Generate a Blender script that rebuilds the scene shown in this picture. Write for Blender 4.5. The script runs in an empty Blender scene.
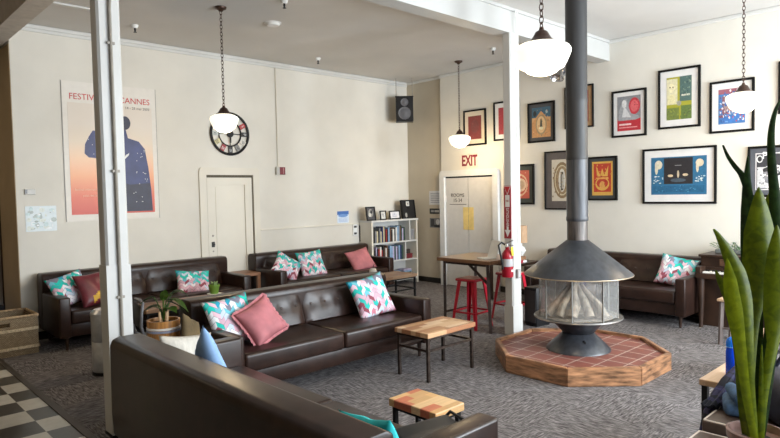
import bpy, bmesh, math, random
from mathutils import Vector, Matrix
C = bpy.context.scene.collection
R = math.radians
PI = math.pi
random.seed(7)

# ------------------------------------------------------------------ materials
_mc = {}
def _new(name):
    m = bpy.data.materials.new(name); m.use_nodes = True
    nt = m.node_tree
    return m, nt, nt.nodes, nt.links, nt.nodes['Principled BSDF']

def mat(name, col, rough=.6, metal=0., var=.06, scale=12., bump=0., emit=None, estr=0., spec=.5, stretch=None):
    """plain procedural paint / leather / metal: colour broken up a little by noise"""
    if name in _mc: return _mc[name]
    m, nt, N, L, b = _new(name)
    b.inputs['Roughness'].default_value = rough
    b.inputs['Metallic'].default_value = metal
    b.inputs['Specular IOR Level'].default_value = spec
    tc = N.new('ShaderNodeTexCoord'); nz = N.new('ShaderNodeTexNoise')
    nz.inputs['Scale'].default_value = scale; nz.inputs['Detail'].default_value = 4
    if stretch:
        mp = N.new('ShaderNodeMapping'); mp.inputs['Scale'].default_value = stretch
        L.new(tc.outputs['Object'], mp.inputs['Vector']); L.new(mp.outputs['Vector'], nz.inputs['Vector'])
    else:
        L.new(tc.outputs['Object'], nz.inputs['Vector'])
    cr = N.new('ShaderNodeValToRGB')
    cr.color_ramp.elements[0].color = tuple(max(0, c*(1-var*2.2)) for c in col) + (1,)
    cr.color_ramp.elements[1].color = tuple(min(1, c*(1+var*2.2)) for c in col) + (1,)
    cr.color_ramp.elements[0].position = .25; cr.color_ramp.elements[1].position = .75
    L.new(nz.outputs['Fac'], cr.inputs['Fac']); L.new(cr.outputs['Color'], b.inputs['Base Color'])
    if bump:
        bp = N.new('ShaderNodeBump'); bp.inputs['Strength'].default_value = bump; bp.inputs['Distance'].default_value = .004
        L.new(nz.outputs['Fac'], bp.inputs['Height']); L.new(bp.outputs['Normal'], b.inputs['Normal'])
    if emit:
        b.inputs['Emission Color'].default_value = tuple(emit) + (1,); b.inputs['Emission Strength'].default_value = estr
    _mc[name] = m
    return m

def srgb(r, g, b):
    f = lambda c: ((c/255+.055)/1.055)**2.4 if c > 10 else c/255/12.92
    return (f(r), f(g), f(b))

def math_node(N, L, op, a, b=None, c=None):
    n = N.new('ShaderNodeMath'); n.operation = op
    for i, v in enumerate((a, b, c)):
        if v is None: continue
        if isinstance(v, (int, float)): n.inputs[i].default_value = v
        else: L.new(v, n.inputs[i])
    return n.outputs[0]

def carpet_mat():
    m, nt, N, L, b = _new('carpet')
    b.inputs['Roughness'].default_value = .95; b.inputs['Specular IOR Level'].default_value = .15
    tc = N.new('ShaderNodeTexCoord')
    sp = N.new('ShaderNodeSeparateXYZ'); L.new(tc.outputs['Object'], sp.inputs[0])
    M = lambda *a: math_node(N, L, *a)
    cx = M('FLOOR', M('DIVIDE', sp.outputs['X'], .61)); cy = M('FLOOR', M('DIVIDE', sp.outputs['Y'], .61))
    par = M('FLOORED_MODULO', M('ADD', cx, cy), 2.0)
    def streak(sc, rot):
        mp = N.new('ShaderNodeMapping'); mp.inputs['Scale'].default_value = sc; mp.inputs['Rotation'].default_value = (0, 0, rot)
        L.new(tc.outputs['Object'], mp.inputs['Vector'])
        nz = N.new('ShaderNodeTexNoise'); nz.inputs['Scale'].default_value = 1; nz.inputs['Detail'].default_value = 3
        nz.inputs['Roughness'].default_value = .65
        L.new(mp.outputs['Vector'], nz.inputs['Vector']); return nz.outputs['Fac']
    a = streak((11, 75, 1), R(10)); c = streak((75, 11, 1), R(10))
    mx = N.new('ShaderNodeMix'); mx.data_type = 'FLOAT'
    L.new(par, mx.inputs[0]); L.new(a, mx.inputs[2]); L.new(c, mx.inputs[3])
    cr = N.new('ShaderNodeValToRGB'); e = cr.color_ramp.elements
    e[0].position = .34; e[0].color = (.052, .046, .046, 1)
    e[1].position = .68; e[1].color = (.32, .298, .298, 1)
    x = e.new(.5); x.color = (.150, .138, .138, 1)
    L.new(mx.outputs[0], cr.inputs['Fac']); L.new(cr.outputs['Color'], b.inputs['Base Color'])
    bp = N.new('ShaderNodeBump'); bp.inputs['Strength'].default_value = .4; bp.inputs['Distance'].default_value = .006
    L.new(mx.outputs[0], bp.inputs['Height']); L.new(bp.outputs['Normal'], b.inputs['Normal'])
    return m

def checker_mat():
    m, nt, N, L, b = _new('checker_tile')
    b.inputs['Roughness'].default_value = .28
    tc = N.new('ShaderNodeTexCoord'); sp = N.new('ShaderNodeSeparateXYZ'); L.new(tc.outputs['Object'], sp.inputs[0])
    M = lambda *a: math_node(N, L, *a)
    ux = M('DIVIDE', M('SUBTRACT', sp.outputs['X'], 1.175), .305); uy = M('DIVIDE', M('SUBTRACT', sp.outputs['Y'], 5.277), .305)
    par = M('FLOORED_MODULO', M('ADD', M('FLOOR', ux), M('FLOOR', uy)), 2.0)
    cb = N.new('ShaderNodeCombineXYZ'); L.new(M('FLOOR', ux), cb.inputs[0]); L.new(M('FLOOR', uy), cb.inputs[1])
    wn = N.new('ShaderNodeTexWhiteNoise'); L.new(cb.outputs[0], wn.inputs['Vector'])
    nz = N.new('ShaderNodeTexNoise'); nz.inputs['Scale'].default_value = 14; nz.inputs['Detail'].default_value = 6
    L.new(tc.outputs['Object'], nz.inputs['Vector'])
    dk = N.new('ShaderNodeValToRGB'); dk.color_ramp.elements[0].color = (.022, .02, .018, 1); dk.color_ramp.elements[1].color = (.085, .08, .072, 1)
    lt = N.new('ShaderNodeValToRGB'); lt.color_ramp.elements[0].color = (.42, .41, .37, 1); lt.color_ramp.elements[1].color = (.78, .76, .70, 1)
    f = M('ADD', M('MULTIPLY', nz.outputs['Fac'], .6), M('MULTIPLY', wn.outputs['Value'], .4))
    L.new(f, dk.inputs[0]); L.new(f, lt.inputs[0])
    mx = N.new('ShaderNodeMix'); mx.data_type = 'RGBA'
    L.new(par, mx.inputs[0]); L.new(dk.outputs[0], mx.inputs[6]); L.new(lt.outputs[0], mx.inputs[7])
    L.new(mx.outputs[2], b.inputs['Base Color'])
    return m

def plank_mat(name, cols, plank=.075, length=.28, rough=.4, axis=0):
    """butcher block / reclaimed boards: every stave its own tint plus grain"""
    if name in _mc: return _mc[name]
    m, nt, N, L, b = _new(name)
    b.inputs['Roughness'].default_value = rough
    tc = N.new('ShaderNodeTexCoord'); sp = N.new('ShaderNodeSeparateXYZ'); L.new(tc.outputs['Object'], sp.inputs[0])
    M = lambda *a: math_node(N, L, *a)
    X, Y = (sp.outputs['X'], sp.outputs['Y']) if axis == 0 else (sp.outputs['Y'], sp.outputs['X'])
    row = M('FLOOR', M('DIVIDE', Y, plank))
    wr = N.new('ShaderNodeTexWhiteNoise'); wr.noise_dimensions = '1D'; L.new(row, wr.inputs['W'])
    col = M('FLOOR', M('DIVIDE', M('ADD', X, M('MULTIPLY', wr.outputs['Value'], length)), length))
    cb = N.new('ShaderNodeCombineXYZ'); L.new(row, cb.inputs[0]); L.new(col, cb.inputs[1])
    wn = N.new('ShaderNodeTexWhiteNoise'); wn.noise_dimensions = '2D'; L.new(cb.outputs[0], wn.inputs['Vector'])
    cr = N.new('ShaderNodeValToRGB'); cr.color_ramp.interpolation = 'CONSTANT'
    e = cr.color_ramp.elements
    while len(e) < len(cols): e.new(.5)
    for i, c in enumerate(cols): e[i].position = i/len(cols); e[i].color = tuple(c)+(1,)
    L.new(wn.outputs['Value'], cr.inputs[0])
    mp = N.new('ShaderNodeMapping'); mp.inputs['Scale'].default_value = (6, 70, 70) if axis == 0 else (70, 6, 70)
    L.new(tc.outputs['Object'], mp.inputs[0])
    nz = N.new('ShaderNodeTexNoise'); nz.inputs['Scale'].default_value = 1; nz.inputs['Detail'].default_value = 5; L.new(mp.outputs[0], nz.inputs['Vector'])
    gr = N.new('ShaderNodeMapRange'); gr.inputs[3].default_value = .72; gr.inputs[4].default_value = 1.2; L.new(nz.outputs['Fac'], gr.inputs[0])
    mx = N.new('ShaderNodeMix'); mx.data_type = 'RGBA'; mx.blend_type = 'MULTIPLY'; mx.inputs[0].default_value = 1
    L.new(cr.outputs[0], mx.inputs[6]); L.new(gr.outputs[0], mx.inputs[7]); L.new(mx.outputs[2], b.inputs['Base Color'])
    _mc[name] = m
    return m

def chevron_mat(name, seed=0., nx=4.5, ny=9.0):
    """patchwork of leaning blocks in teal, aqua, pink, white, grey and orange"""
    m, nt, N, L, b = _new(name)
    b.inputs['Roughness'].default_value = .8; b.inputs['Specular IOR Level'].default_value = .2
    tc = N.new('ShaderNodeTexCoord'); sp = N.new('ShaderNodeSeparateXYZ'); L.new(tc.outputs['Generated'], sp.inputs[0])
    M = lambda *a: math_node(N, L, *a)
    u = M('MULTIPLY', sp.outputs['X'], nx); v = M('MULTIPLY', sp.outputs['Z'], ny)
    fr = M('FRACT', u); tri = M('ABSOLUTE', M('SUBTRACT', fr, .5))
    vv = M('ADD', v, M('MULTIPLY', tri, 2.0))
    row = M('FLOOR', vv); half = M('FLOOR', M('MULTIPLY', M('ADD', u, M('MULTIPLY', M('FLOORED_MODULO', row, 2.0), .25)), 2.0))
    cb = N.new('ShaderNodeCombineXYZ'); L.new(half, cb.inputs[0]); L.new(row, cb.inputs[1]); cb.inputs[2].default_value = seed
    wn = N.new('ShaderNodeTexWhiteNoise'); L.new(cb.outputs[0], wn.inputs['Vector'])
    w2 = M('ADD', M('MULTIPLY', wn.outputs['Value'], .46), M('MULTIPLY', M('DIVIDE', row, ny), .50))
    cr = N.new('ShaderNodeValToRGB'); cr.color_ramp.interpolation = 'CONSTANT'
    cols = [(.58,.20,.26),(.80,.76,.80),(.76,.42,.50),(.30,.07,.10),(.84,.80,.83),(.62,.40,.48),(.55,.63,.74),(.78,.52,.60),(.03,.48,.42),(.80,.82,.84),(.16,.50,.58),(.02,.55,.46),(.20,.20,.26),(.03,.36,.52),(.02,.52,.46)]
    e = cr.color_ramp.elements
    while len(e) < len(cols): e.new(.5)
    for i, c in enumerate(cols): e[i].position = i/len(cols); e[i].color = c+(1,)
    L.new(w2, cr.inputs[0])
    # thin grey outlines between blocks
    d1 = M('ABSOLUTE', M('SUBTRACT', M('FRACT', vv), .5)); ln = M('GREATER_THAN', d1, .46)
    mx = N.new('ShaderNodeMix'); mx.data_type = 'RGBA'; mx.inputs[7].default_value = (.22, .22, .27, 1)
    L.new(ln, mx.inputs[0]); L.new(cr.outputs[0], mx.inputs[6]); L.new(mx.outputs[2], b.inputs['Base Color'])
    return m

def tile_mat():
    m, nt, N, L, b = _new('quarry_tile')
    b.inputs['Roughness'].default_value = .45
    tc = N.new('ShaderNodeTexCoord'); br = N.new('ShaderNodeTexBrick')
    br.offset = 0; br.inputs['Scale'].default_value = 1; br.inputs['Brick Width'].default_value = .2; br.inputs['Row Height'].default_value = .2
    br.inputs['Mortar Size'].default_value = .006; br.inputs['Color1'].default_value = (.17, .055, .043, 1); br.inputs['Color2'].default_value = (.25, .085, .062, 1)
    br.inputs['Mortar'].default_value = (.5, .38, .32, 1)
    L.new(tc.outputs['Object'], br.inputs['Vector']); L.new(br.outputs['Color'], b.inputs['Base Color'])
    return m

def glass_mat(name, a=.75, tint=(.9, .95, .95)):
    m, nt, N, L, b = _new(name)
    out = N['Material Output']; N.remove(b)
    t = N.new('ShaderNodeBsdfTransparent'); t.inputs[0].default_value = tint+(1,)
    g = N.new('ShaderNodeBsdfGlossy'); g.inputs['Roughness'].default_value = .08
    d = N.new('ShaderNodeBsdfDiffuse'); d.inputs[0].default_value = (.85, .85, .83, 1)
    mx = N.new('ShaderNodeMixShader'); mx.inputs[0].default_value = 1-a
    m2 = N.new('ShaderNodeMixShader'); m2.inputs[0].default_value = .5
    L.new(g.outputs[0], m2.inputs[1]); L.new(d.outputs[0], m2.inputs[2])
    L.new(t.outputs[0], mx.inputs[1]); L.new(m2.outputs[0], mx.inputs[2]); L.new(mx.outputs[0], out.inputs[0])
    return m

def leaf_mat(name, c1, c2):
    m, nt, N, L, b = _new(name)
    b.inputs['Roughness'].default_value = .35
    b.inputs['Transmission Weight'].default_value = 0
    tc = N.new('ShaderNodeTexCoord'); mp = N.new('ShaderNodeMapping'); mp.inputs['Scale'].default_value = (30, 30, 32)
    L.new(tc.outputs['Object'], mp.inputs[0])
    nz = N.new('ShaderNodeTexNoise'); nz.inputs['Scale'].default_value = 1; nz.inputs['Detail'].default_value = 3; nz.inputs['Distortion'].default_value = .6
    L.new(mp.outputs[0], nz.inputs['Vector'])
    cr = N.new('ShaderNodeValToRGB'); e = cr.color_ramp.elements
    e[0].position = .38; e[0].color = c1+(1,); e[1].position = .62; e[1].color = c2+(1,)
    L.new(nz.outputs['Fac'], cr.inputs[0]); L.new(cr.outputs[0], b.inputs['Base Color'])
    tr = N.new('ShaderNodeBsdfTranslucent'); L.new(cr.outputs[0], tr.inputs[0])
    mx = N.new('ShaderNodeMixShader'); mx.inputs[0].default_value = .42
    L.new(b.outputs[0], mx.inputs[1]); L.new(tr.outputs[0], mx.inputs[2]); L.new(mx.outputs[0], N['Material Output'].inputs[0])
    return m

def wicker_mat():
    m, nt, N, L, b = _new('wicker')
    b.inputs['Roughness'].default_value = .7
    tc = N.new('ShaderNodeTexCoord'); w = N.new('ShaderNodeTexBrick')
    mp = N.new('ShaderNodeMapping'); mp.inputs['Rotation'].default_value = (R(90), 0, 0); L.new(tc.outputs['Object'], mp.inputs[0])
    w.inputs['Scale'].default_value = 1; w.inputs['Brick Width'].default_value = .022; w.inputs['Row Height'].default_value = .012; w.inputs['Mortar Size'].default_value = .0018
    w.inputs['Color1'].default_value = (.36, .27, .16, 1); w.inputs['Color2'].default_value = (.25, .18, .10, 1); w.inputs['Mortar'].default_value = (.10, .065, .035, 1)
    L.new(mp.outputs[0], w.inputs['Vector']); L.new(w.outputs['Color'], b.inputs['Base Color'])
    return m

LEATHER = mat('dark_brown_leather', (.024, .0115, .0082), .33, var=.2, scale=9, bump=.08, spec=.34)
LEATHER2 = mat('worn_brown_leather', (.085, .058, .046), .4, var=.15, scale=9, bump=.12)
BUTTON = mat('leather_button', (.06, .04, .033), .25)
DARKWOOD = mat('dark_stained_wood', (.032, .015, .0085), .4, var=.25, scale=1, stretch=(40, 6, 6))
BLACK = mat('black_metal', (.009, .009, .010), .45, spec=.3)
STEELLEG = mat('brown_steel', (.055, .038, .03), .4, .6, var=.3, scale=20)
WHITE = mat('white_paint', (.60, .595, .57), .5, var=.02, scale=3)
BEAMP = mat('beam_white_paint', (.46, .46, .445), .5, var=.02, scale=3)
CREAM = mat('cream_wall_paint', (.665, .636, .57), .75, var=.025, scale=2.2)
DOORP = mat('cream_door_paint', (.68, .64, .55), .5, var=.02, scale=2)
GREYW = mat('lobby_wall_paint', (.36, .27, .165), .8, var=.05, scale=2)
CEIL = mat('ceiling_paint', (.60, .58, .55), .8, var=.03, scale=1.2)
PAPER = mat('white_paper', (.78, .78, .76), .8, var=.03)
BRASSDK = mat('bronze_metal', (.06, .03, .02), .4, .5, var=.2)
RED = mat('red_enamel', (.38, .008, .024), .3, var=.05)
SIGNRED = mat('sign_red', (.36, .03, .04), .5)
BUTCHER = plank_mat('butcher_block', [(.50,.29,.145),(.40,.20,.095),(.58,.37,.21),(.36,.16,.075),(.54,.32,.17),(.66,.47,.31)], .06, .30)
PATCH = plank_mat('patchwork_boards', [(.70,.42,.18),(.62,.34,.14),(.74,.50,.26),(.55,.16,.08),(.68,.42,.2),(.60,.36,.16)], .075, .16)
OLDWOOD = plank_mat('worn_brown_boards', [(.22,.12,.07),(.28,.16,.09),(.19,.10,.055),(.33,.21,.13)], .09, .8)
PALEWOOD = plank_mat('pale_boards', [(.55,.38,.25),(.50,.33,.2),(.6,.43,.3)], .10, .7)
WICKER = wicker_mat()

# ------------------------------------------------------------------ mesh helpers
def link(name, me, m=None, parent=None, loc=None):
    o = bpy.data.objects.new(name, me); C.objects.link(o)
    if m is not None:
        for k in (m if isinstance(m, (list, tuple)) else [m]): me.materials.append(k)
    if parent: o.parent = parent
    if loc: o.location = loc
    return o

class MB:
    def __init__(s): s.b = bmesh.new()
    def _add(s, t, M, mi):
        bmesh.ops.transform(t, matrix=M, verts=t.verts)
        for f in t.faces: f.material_index = mi
        me = bpy.data.meshes.new('t'); t.to_mesh(me); t.free(); s.b.from_mesh(me); bpy.data.meshes.remove(me); return s
    def box(s, x0, x1, y0, y1, z0, z1, bev=0., seg=2, M=Matrix(), mi=0):
        t = bmesh.new(); bmesh.ops.create_cube(t, size=1)
        bmesh.ops.transform(t, matrix=Matrix.Translation(((x0+x1)/2, (y0+y1)/2, (z0+z1)/2)) @ Matrix.Diagonal((x1-x0, y1-y0, z1-z0, 1)), verts=t.verts)
        if bev: bmesh.ops.bevel(t, geom=t.edges[:], offset=bev, segments=seg, profile=.5, affect='EDGES')
        return s._add(t, M, mi)
    def lathe(s, prof, n=28, M=Matrix(), mi=0, close=False):
        t = bmesh.new(); rings = []
        for r, z in prof:
            if r < 1e-6: rings.append([t.verts.new((0, 0, z))])
            else: rings.append([t.verts.new((r*math.cos(2*PI*k/n), r*math.sin(2*PI*k/n), z)) for k in range(n)])
        for a, b in zip(rings, rings[1:]):
            for k in range(n):
                k2 = (k+1) % n
                if len(a) == 1 and len(b) == 1: continue
                if len(a) == 1: t.faces.new((a[0], b[k2], b[k]))
                elif len(b) == 1: t.faces.new((a[k], a[k2], b[0]))
                else: t.faces.new((a[k], a[k2], b[k2], b[k]))
        bmesh.ops.recalc_face_normals(t, faces=t.faces[:])
        return s._add(t, M, mi)
    def tube(s, pts, r, n=8, mi=0, cap=True):
        """tube along a polyline; r one radius or one per point"""
        pts = [Vector(p) for p in pts]; t = bmesh.new(); rings = []
        up = None
        for i, p in enumerate(pts):
            d = (pts[min(i+1, len(pts)-1)]-pts[max(i-1, 0)]).normalized()
            if up is None:
                a = Vector((0, 0, 1)) if abs(d.z) < .9 else Vector((1, 0, 0))
                up = (a-d*a.dot(d)).normalized()
            else: up = (up-d*up.dot(d)).normalized()
            v = d.cross(up); rr = r[i] if isinstance(r, (list, tuple)) else r
            rings.append([t.verts.new(p+(up*math.cos(2*PI*k/n)+v*math.sin(2*PI*k/n))*rr) for k in range(n)])
        for a, b in zip(rings, rings[1:]):
            for k in range(n): t.faces.new((a[k], a[(k+1) % n], b[(k+1) % n], b[k]))
        if cap: t.faces.new(rings[0][::-1]); t.faces.new(rings[-1])
        bmesh.ops.recalc_face_normals(t, faces=t.faces[:])
        return s._add(t, Matrix(), mi)
    def bar(s, p, q, w, h=None, mi=0):
        """square bar from p to q"""
        p, q = Vector(p), Vector(q); d = q-p; l = d.length; h = h or w
        M = Matrix.Translation((p+q)/2) @ d.to_track_quat('Z', 'Y').to_matrix().to_4x4()
        return s.box(-w/2, w/2, -h/2, h/2, -l/2, l/2, M=M, mi=mi)
    def torus(s, R0, r, M=Matrix(), n=14, k=6, sx=1., mi=0):
        t = bmesh.new(); rings = []
        for i in range(n):
            a = 2*PI*i/n
            rings.append([t.verts.new(((R0+r*math.cos(2*PI*j/k))*math.cos(a)*sx, (R0+r*math.cos(2*PI*j/k))*math.sin(a), r*math.sin(2*PI*j/k))) for j in range(k)])
        for i in range(n):
            for j in range(k): t.faces.new((rings[i][j], rings[(i+1) % n][j], rings[(i+1) % n][(j+1) % k], rings[i][(j+1) % k]))
        bmesh.ops.recalc_face_normals(t, faces=t.faces[:])
        return s._add(t, M, mi)
    def prism(s, poly, y0, y1, M=Matrix(), mi=0, bev=0):
        """polygon in x,z extruded along y"""
        t = bmesh.new(); a = [t.verts.new((x, y0, z)) for x, z in poly]; b = [t.verts.new((x, y1, z)) for x, z in poly]
        t.faces.new(a); t.faces.new(b[::-1]); n = len(poly)
        for k in range(n): t.faces.new((a[k], b[k], b[(k+1) % n], a[(k+1) % n]))
        bmesh.ops.recalc_face_normals(t, faces=t.faces[:])
        if bev: bmesh.ops.bevel(t, geom=t.edges[:], offset=bev, segments=2, profile=.5, affect='EDGES')
        return s._add(t, M, mi)
    def build(s, name, m, parent=None, smooth=False, loc=None):
        me = bpy.data.meshes.new(name); s.b.to_mesh(me); s.b.free()
        if smooth:
            for p in me.polygons: p.use_smooth = True
            me.set_sharp_from_angle(angle=R(40))
        return link(name, me, m, parent, loc)

def tag(o, label, cat, group=None):
    o['label'] = label; o['category'] = cat
    if group: o['group'] = group
    return o
def thing(name, label, cat, loc=(0, 0, 0), rz=0., group=None, rot=None):
    o = bpy.data.objects.new(name, None); C.objects.link(o); o.empty_display_size = .1
    o.location = loc; o.rotation_euler = rot or (0, 0, rz)
    return tag(o, label, cat, group)
def struct(o): o['kind'] = 'structure'; return o
def sbox(name, m, *a, bev=0., parent=None):
    o = MB().box(*a, bev=bev).build(name, m, parent)
    return struct(o) if parent is None else o
def T(*p): return Matrix.Translation(p)

def text_mesh(name, s, size, m, parent, M, align='CENTER', sx=1., depth=.001, bold=0.):
    cu = bpy.data.curves.new(name, 'FONT'); cu.body = s; cu.size = size; cu.align_x = align; cu.align_y = 'CENTER'; cu.extrude = depth; cu.offset = bold; cu.resolution_u = 3
    t = bpy.data.objects.new('t', cu); C.objects.link(t); bpy.context.view_layer.update()
    dg = bpy.context.evaluated_depsgraph_get(); me = bpy.data.meshes.new_from_object(t.evaluated_get(dg))
    bpy.data.objects.remove(t); bpy.data.curves.remove(cu)
    me.transform(M @ Matrix.Diagonal((sx, 1, 1, 1))); me.materials.clear()
    return link(name, me, m, parent)
ROTX = Matrix.Rotation(R(90), 4, 'X')
FACE = Matrix.Rotation(R(90), 4, 'X')        # text / flat art upright, reading from -Y

# flat printed artwork: thin polygons stacked in front of a sheet; local x right, z up, viewed from -Y
def print_mesh(name, w, h, base, shapes, parent, y=0., t=.0015, rough=.5):
    b = MB(); mats = [mat('ink_%02x%02x%02x' % base, srgb(*base), rough, var=.03, scale=20)]; idx = {base: 0}
    b.box(-w/2, w/2, y-t, y, -h/2, h/2)
    for k, (poly, col) in enumerate(shapes):
        if col not in idx: idx[col] = len(mats); mats.append(mat('ink_%02x%02x%02x' % col, srgb(*col), rough, var=.08, scale=40))
        b.prism([(x*w, z*h) for x, z in poly], y-t-.0004*(1+k*.12), y-t+.0001, mi=idx[col])
    return b.build(name, mats, parent)
def rect(x0, x1, z0, z1): return [(x0, z0), (x1, z0), (x1, z1), (x0, z1)]
def ell(cx, cz, rx, rz, n=18): return [(cx+rx*math.cos(2*PI*k/n), cz+rz*math.sin(2*PI*k/n)) for k in range(n)]

def copy_tree(o, parent=None):
    c = o.copy(); C.objects.link(c)
    if parent:
        c.parent = parent
    for ch in list(o.children): copy_tree(ch, c)
    return c

# ------------------------------------------------------------------ room
XR, YB, ZC = 8.367, 8.305, 3.83
YF, XL = -1.9, -3.2
sbox('floor', carpet_mat(), 1.375, 8.9, YF, 9.6, -.05, 0)
sbox('floor', checker_mat(), XL, 1.375, YF, 11, -.05, 0)
sbox('trim_1', mat('rubber_strip', (.05, .042, .036), .5), 1.345, 1.40, YF, 8.28, 0, .008, bev=.003)
sbox('ceiling', CEIL, XL, 8.9, YF, 11, ZC, ZC+.1)
sbox('wall_back', CREAM, 1.76, 8.9, YB, 10.8, 0, ZC)
sbox('wall_return', GREYW, 1.752, 1.76, YB+.002, 10.6, 0, 3.57)
sbox('wall_right', CREAM, XR, 8.9, YF, 7.38, 0, ZC)
sbox('wall_corner', mat('shaded_wall_paint', (.52, .465, .37), .75, var=.03, scale=2.2), XR+.07, 8.9, 7.38, YB, 0, ZC)  # darker tan puts the shade on this set-back wall into its colour
sbox('wall_left', GREYW, XL-.2, XL, YF, 11, 0, ZC)
sbox('wall_lobby', GREYW, XL, 1.76, 10.6, 10.8, 0, ZC)
# window wall behind the viewer
wf = MB(); z0, z1 = .75, 3.15
wins = [(1.9, 3.6), (4.1, 5.8), (6.3, 8.0)]
wf.box(XL, 8.9, YF-.2, YF, 0, z0).box(XL, 8.9, YF-.2, YF, z1, ZC)
xs = [XL]+[v for w in wins for v in w]+[8.9]
for a, b_ in zip(xs[::2], xs[1::2]): wf.box(a, b_, YF-.2, YF, z0, z1)
struct(wf.build('wall_front', CREAM))
for i, (a, b_) in enumerate(wins):
    w = MB()
    for p in ((a, a+.06, z0, z1), (b_-.06, b_, z0, z1), (a, b_, z0, z0+.06), (a, b_, z1-.06, z1), ((a+b_)/2-.025, (a+b_)/2+.025, z0, z1), (a, b_, 2.3, 2.35)):
        w.box(p[0], p[1], YF-.12, YF-.06, p[2], p[3])
    struct(w.build('window_%d' % (i+1), WHITE))
# crown moulding, baseboards, ledge, ceiling batten
struct(MB().box(1.76, XR+.06, YB-.035, YB, ZC-.05, ZC, .012).box(1.76, XR+.06, YB-.02, YB, ZC-.085, ZC-.05).box(XR+.035, XR+.07, 7.38, YB, ZC-.05, ZC, .012).build('trim_2', WHITE))
struct(MB().box(XR-.035, XR, YF, 7.38, ZC-.05, ZC, .012).build('trim_3', WHITE))
BB = mat('black_baseboard', (.012, .011, .01), .5)
struct(MB().box(XR-.014, XR, YF, 6.09, 0, .095).box(XR-.014, XR, 7.36, 7.38, 0, .095).box(XR+.056, XR+.07, 7.38, YB, 0, .095).build('baseboard_right', BB))
struct(MB().box(1.76, 4.06, YB-.014, YB, 0, .1).box(5.09, XR+.06, YB-.014, YB, 0, .1).build('baseboard_back', BB))
struct(MB().box(5.09, XR+.065, YB-.02, YB, 1.155, 1.18, .004).build('trim_4', DOORP))
struct(MB().box(1.72, 2.42, 7.18, 7.25, ZC-.02, ZC, .004).build('trim_5', WHITE))
# long beam carried by the two posts, and the header of the opening on the left
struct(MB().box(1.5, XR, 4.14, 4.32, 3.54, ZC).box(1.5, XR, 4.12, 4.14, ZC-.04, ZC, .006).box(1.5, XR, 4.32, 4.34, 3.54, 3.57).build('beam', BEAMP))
struct(MB().box(1.52, 1.72, 4.35, 10.6, 3.57, ZC).build('beam', mat('header_paint', (.52, .47, .41), .7)))
struct(MB().box(1.72, 1.735, 4.35, YB, ZC-.05, ZC).build('trim_6', WHITE))
# posts: square below, chamfered above
def post(x0, x1, y0, y1, zs):
    c = .016; b = MB(); b.box(x0-.004, x1+.004, y0-.004, y1+.004, 0, zs)
    t = [(x0+c, y0), (x1-c, y0), (x1, y0+c), (x1, y1-c), (x1-c, y1), (x0+c, y1), (x0, y1-c), (x0, y0+c)]
    M = Matrix(((1, 0, 0, 0), (0, 0, 1, 0), (0, 1, 0, 0), (0, 0, 0, 1)))
    b.prism(t, zs, 3.54, M=M)
    return struct(b.build('column', mat('post_white_paint', (.58, .575, .555), .5, var=.02, scale=3)))
post(1.483, 1.645, 4.47, 4.61, 1.24)
post(5.905, 6.085, 4.12, 4.24, .35)
struct(MB().box(1.475, 1.653, 4.462, 4.618, 0, .02).build('trim_7', BLACK))
cd = thing('conduit', 'grey electrical conduit running up the front of the near white post', 'conduit', (1.568, 4.455, 0))
MB().tube([(0, 0, .04), (0, 0, 3.05), (.005, -.01, 3.2), (.05, -.05, 3.36), (.1, -.12, 3.48), (.14, -.2, 3.56)], .011, 8).build('pipe', mat('conduit_grey', (.30, .27, .23), .5), cd, True)
for z in (.62, 1.0, 1.9, 2.8): MB().box(-.026, .026, -.006, .006, z, z+.02, .002).build('strap', mat('conduit_grey', (.30, .27, .23), .5), cd)
cb = thing('cable', 'thin white cable hanging down the right post from the beam', 'cable', (6.01, 4.105, 0))
MB().tube([(0, -.004, .9), (.0, 0, 2.4), (.0, 0, 3.3), (-.02, -.012, 3.6), (-.035, -.012, 3.78), (-.01, -.012, 3.8), (.01, -.012, 3.7)], .005, 6).build('wire', PAPER, cb, True)
ob = thing('outlet_box', 'grey outlet box on the front of the right post', 'outlet', (5.99, 4.108, .73))
MB().box(-.03, .03, -.02, .008, -.055, .055, .008).build('box', mat('outlet_grey', (.35, .34, .33), .4), ob)
MB().box(-.018, .018, -.024, -.018, -.04, .04, .003).build('cover_plate', mat('outlet_plate', (.5, .5, .5), .3), ob)

# doors
d1 = bpy.data.objects.new('door_1', None); C.objects.link(d1); struct(d1); d1.location = (4.58, YB, 0)
def frame_round(w, h, t, depth):
    """architrave with rounded top corners, x centred"""
    o = [(-w/2, 0), (-w/2, h-.055)]+[(-w/2+.055-.055*math.cos(a), h-.055+.055*math.sin(a)) for a in (R(30), R(60), R(90))]
    o += [(-x, z) for x, z in o[::-1]]
    iw, ih = w/2-t, h-t
    inn = [(-iw, 0), (-iw, ih), (iw, ih), (iw, 0)]
    b = MB(); tt = b.b
    def q(poly):
        t2 = bmesh.new(); a = [t2.verts.new((x, -depth, z)) for x, z in poly]; c = [t2.verts.new((x, 0, z)) for x, z in poly]
        t2.faces.new(a); t2.faces.new(c[::-1]); n = len(poly)
        for k in range(n): t2.faces.new((a[k], c[k], c[(k+1) % n], a[(k+1) % n]))
        bmesh.ops.recalc_face_normals(t2, faces=t2.faces[:]); b._add(t2, Matrix(), 0)
    k = len(o)//2
    q(o[:k]+[(0, h), (0, ih), (-iw, ih), (-iw, 0)] if (0, h) not in o else o)
    q([(0, h)]+o[k:]+[(iw, 0), (iw, ih), (0, ih)])
    return b
frame_round(1.0, 2.14, .11, .03).build('door_frame', DOORP, d1)
p = MB().box(-.385, .36, -.004, -.001, 0, 1.99)
p.box(-.385, -.27, -.026, -.004, 0, 1.99).box(.24, .36, -.026, -.004, 0, 1.99).box(-.27, .24, -.026, -.004, 1.88, 1.99).box(-.27, .24, -.026, -.004, 0, .24).box(-.245, .215, -.012, -.004, .27, 1.85)
p.build('door_panel', DOORP, d1)
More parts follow.
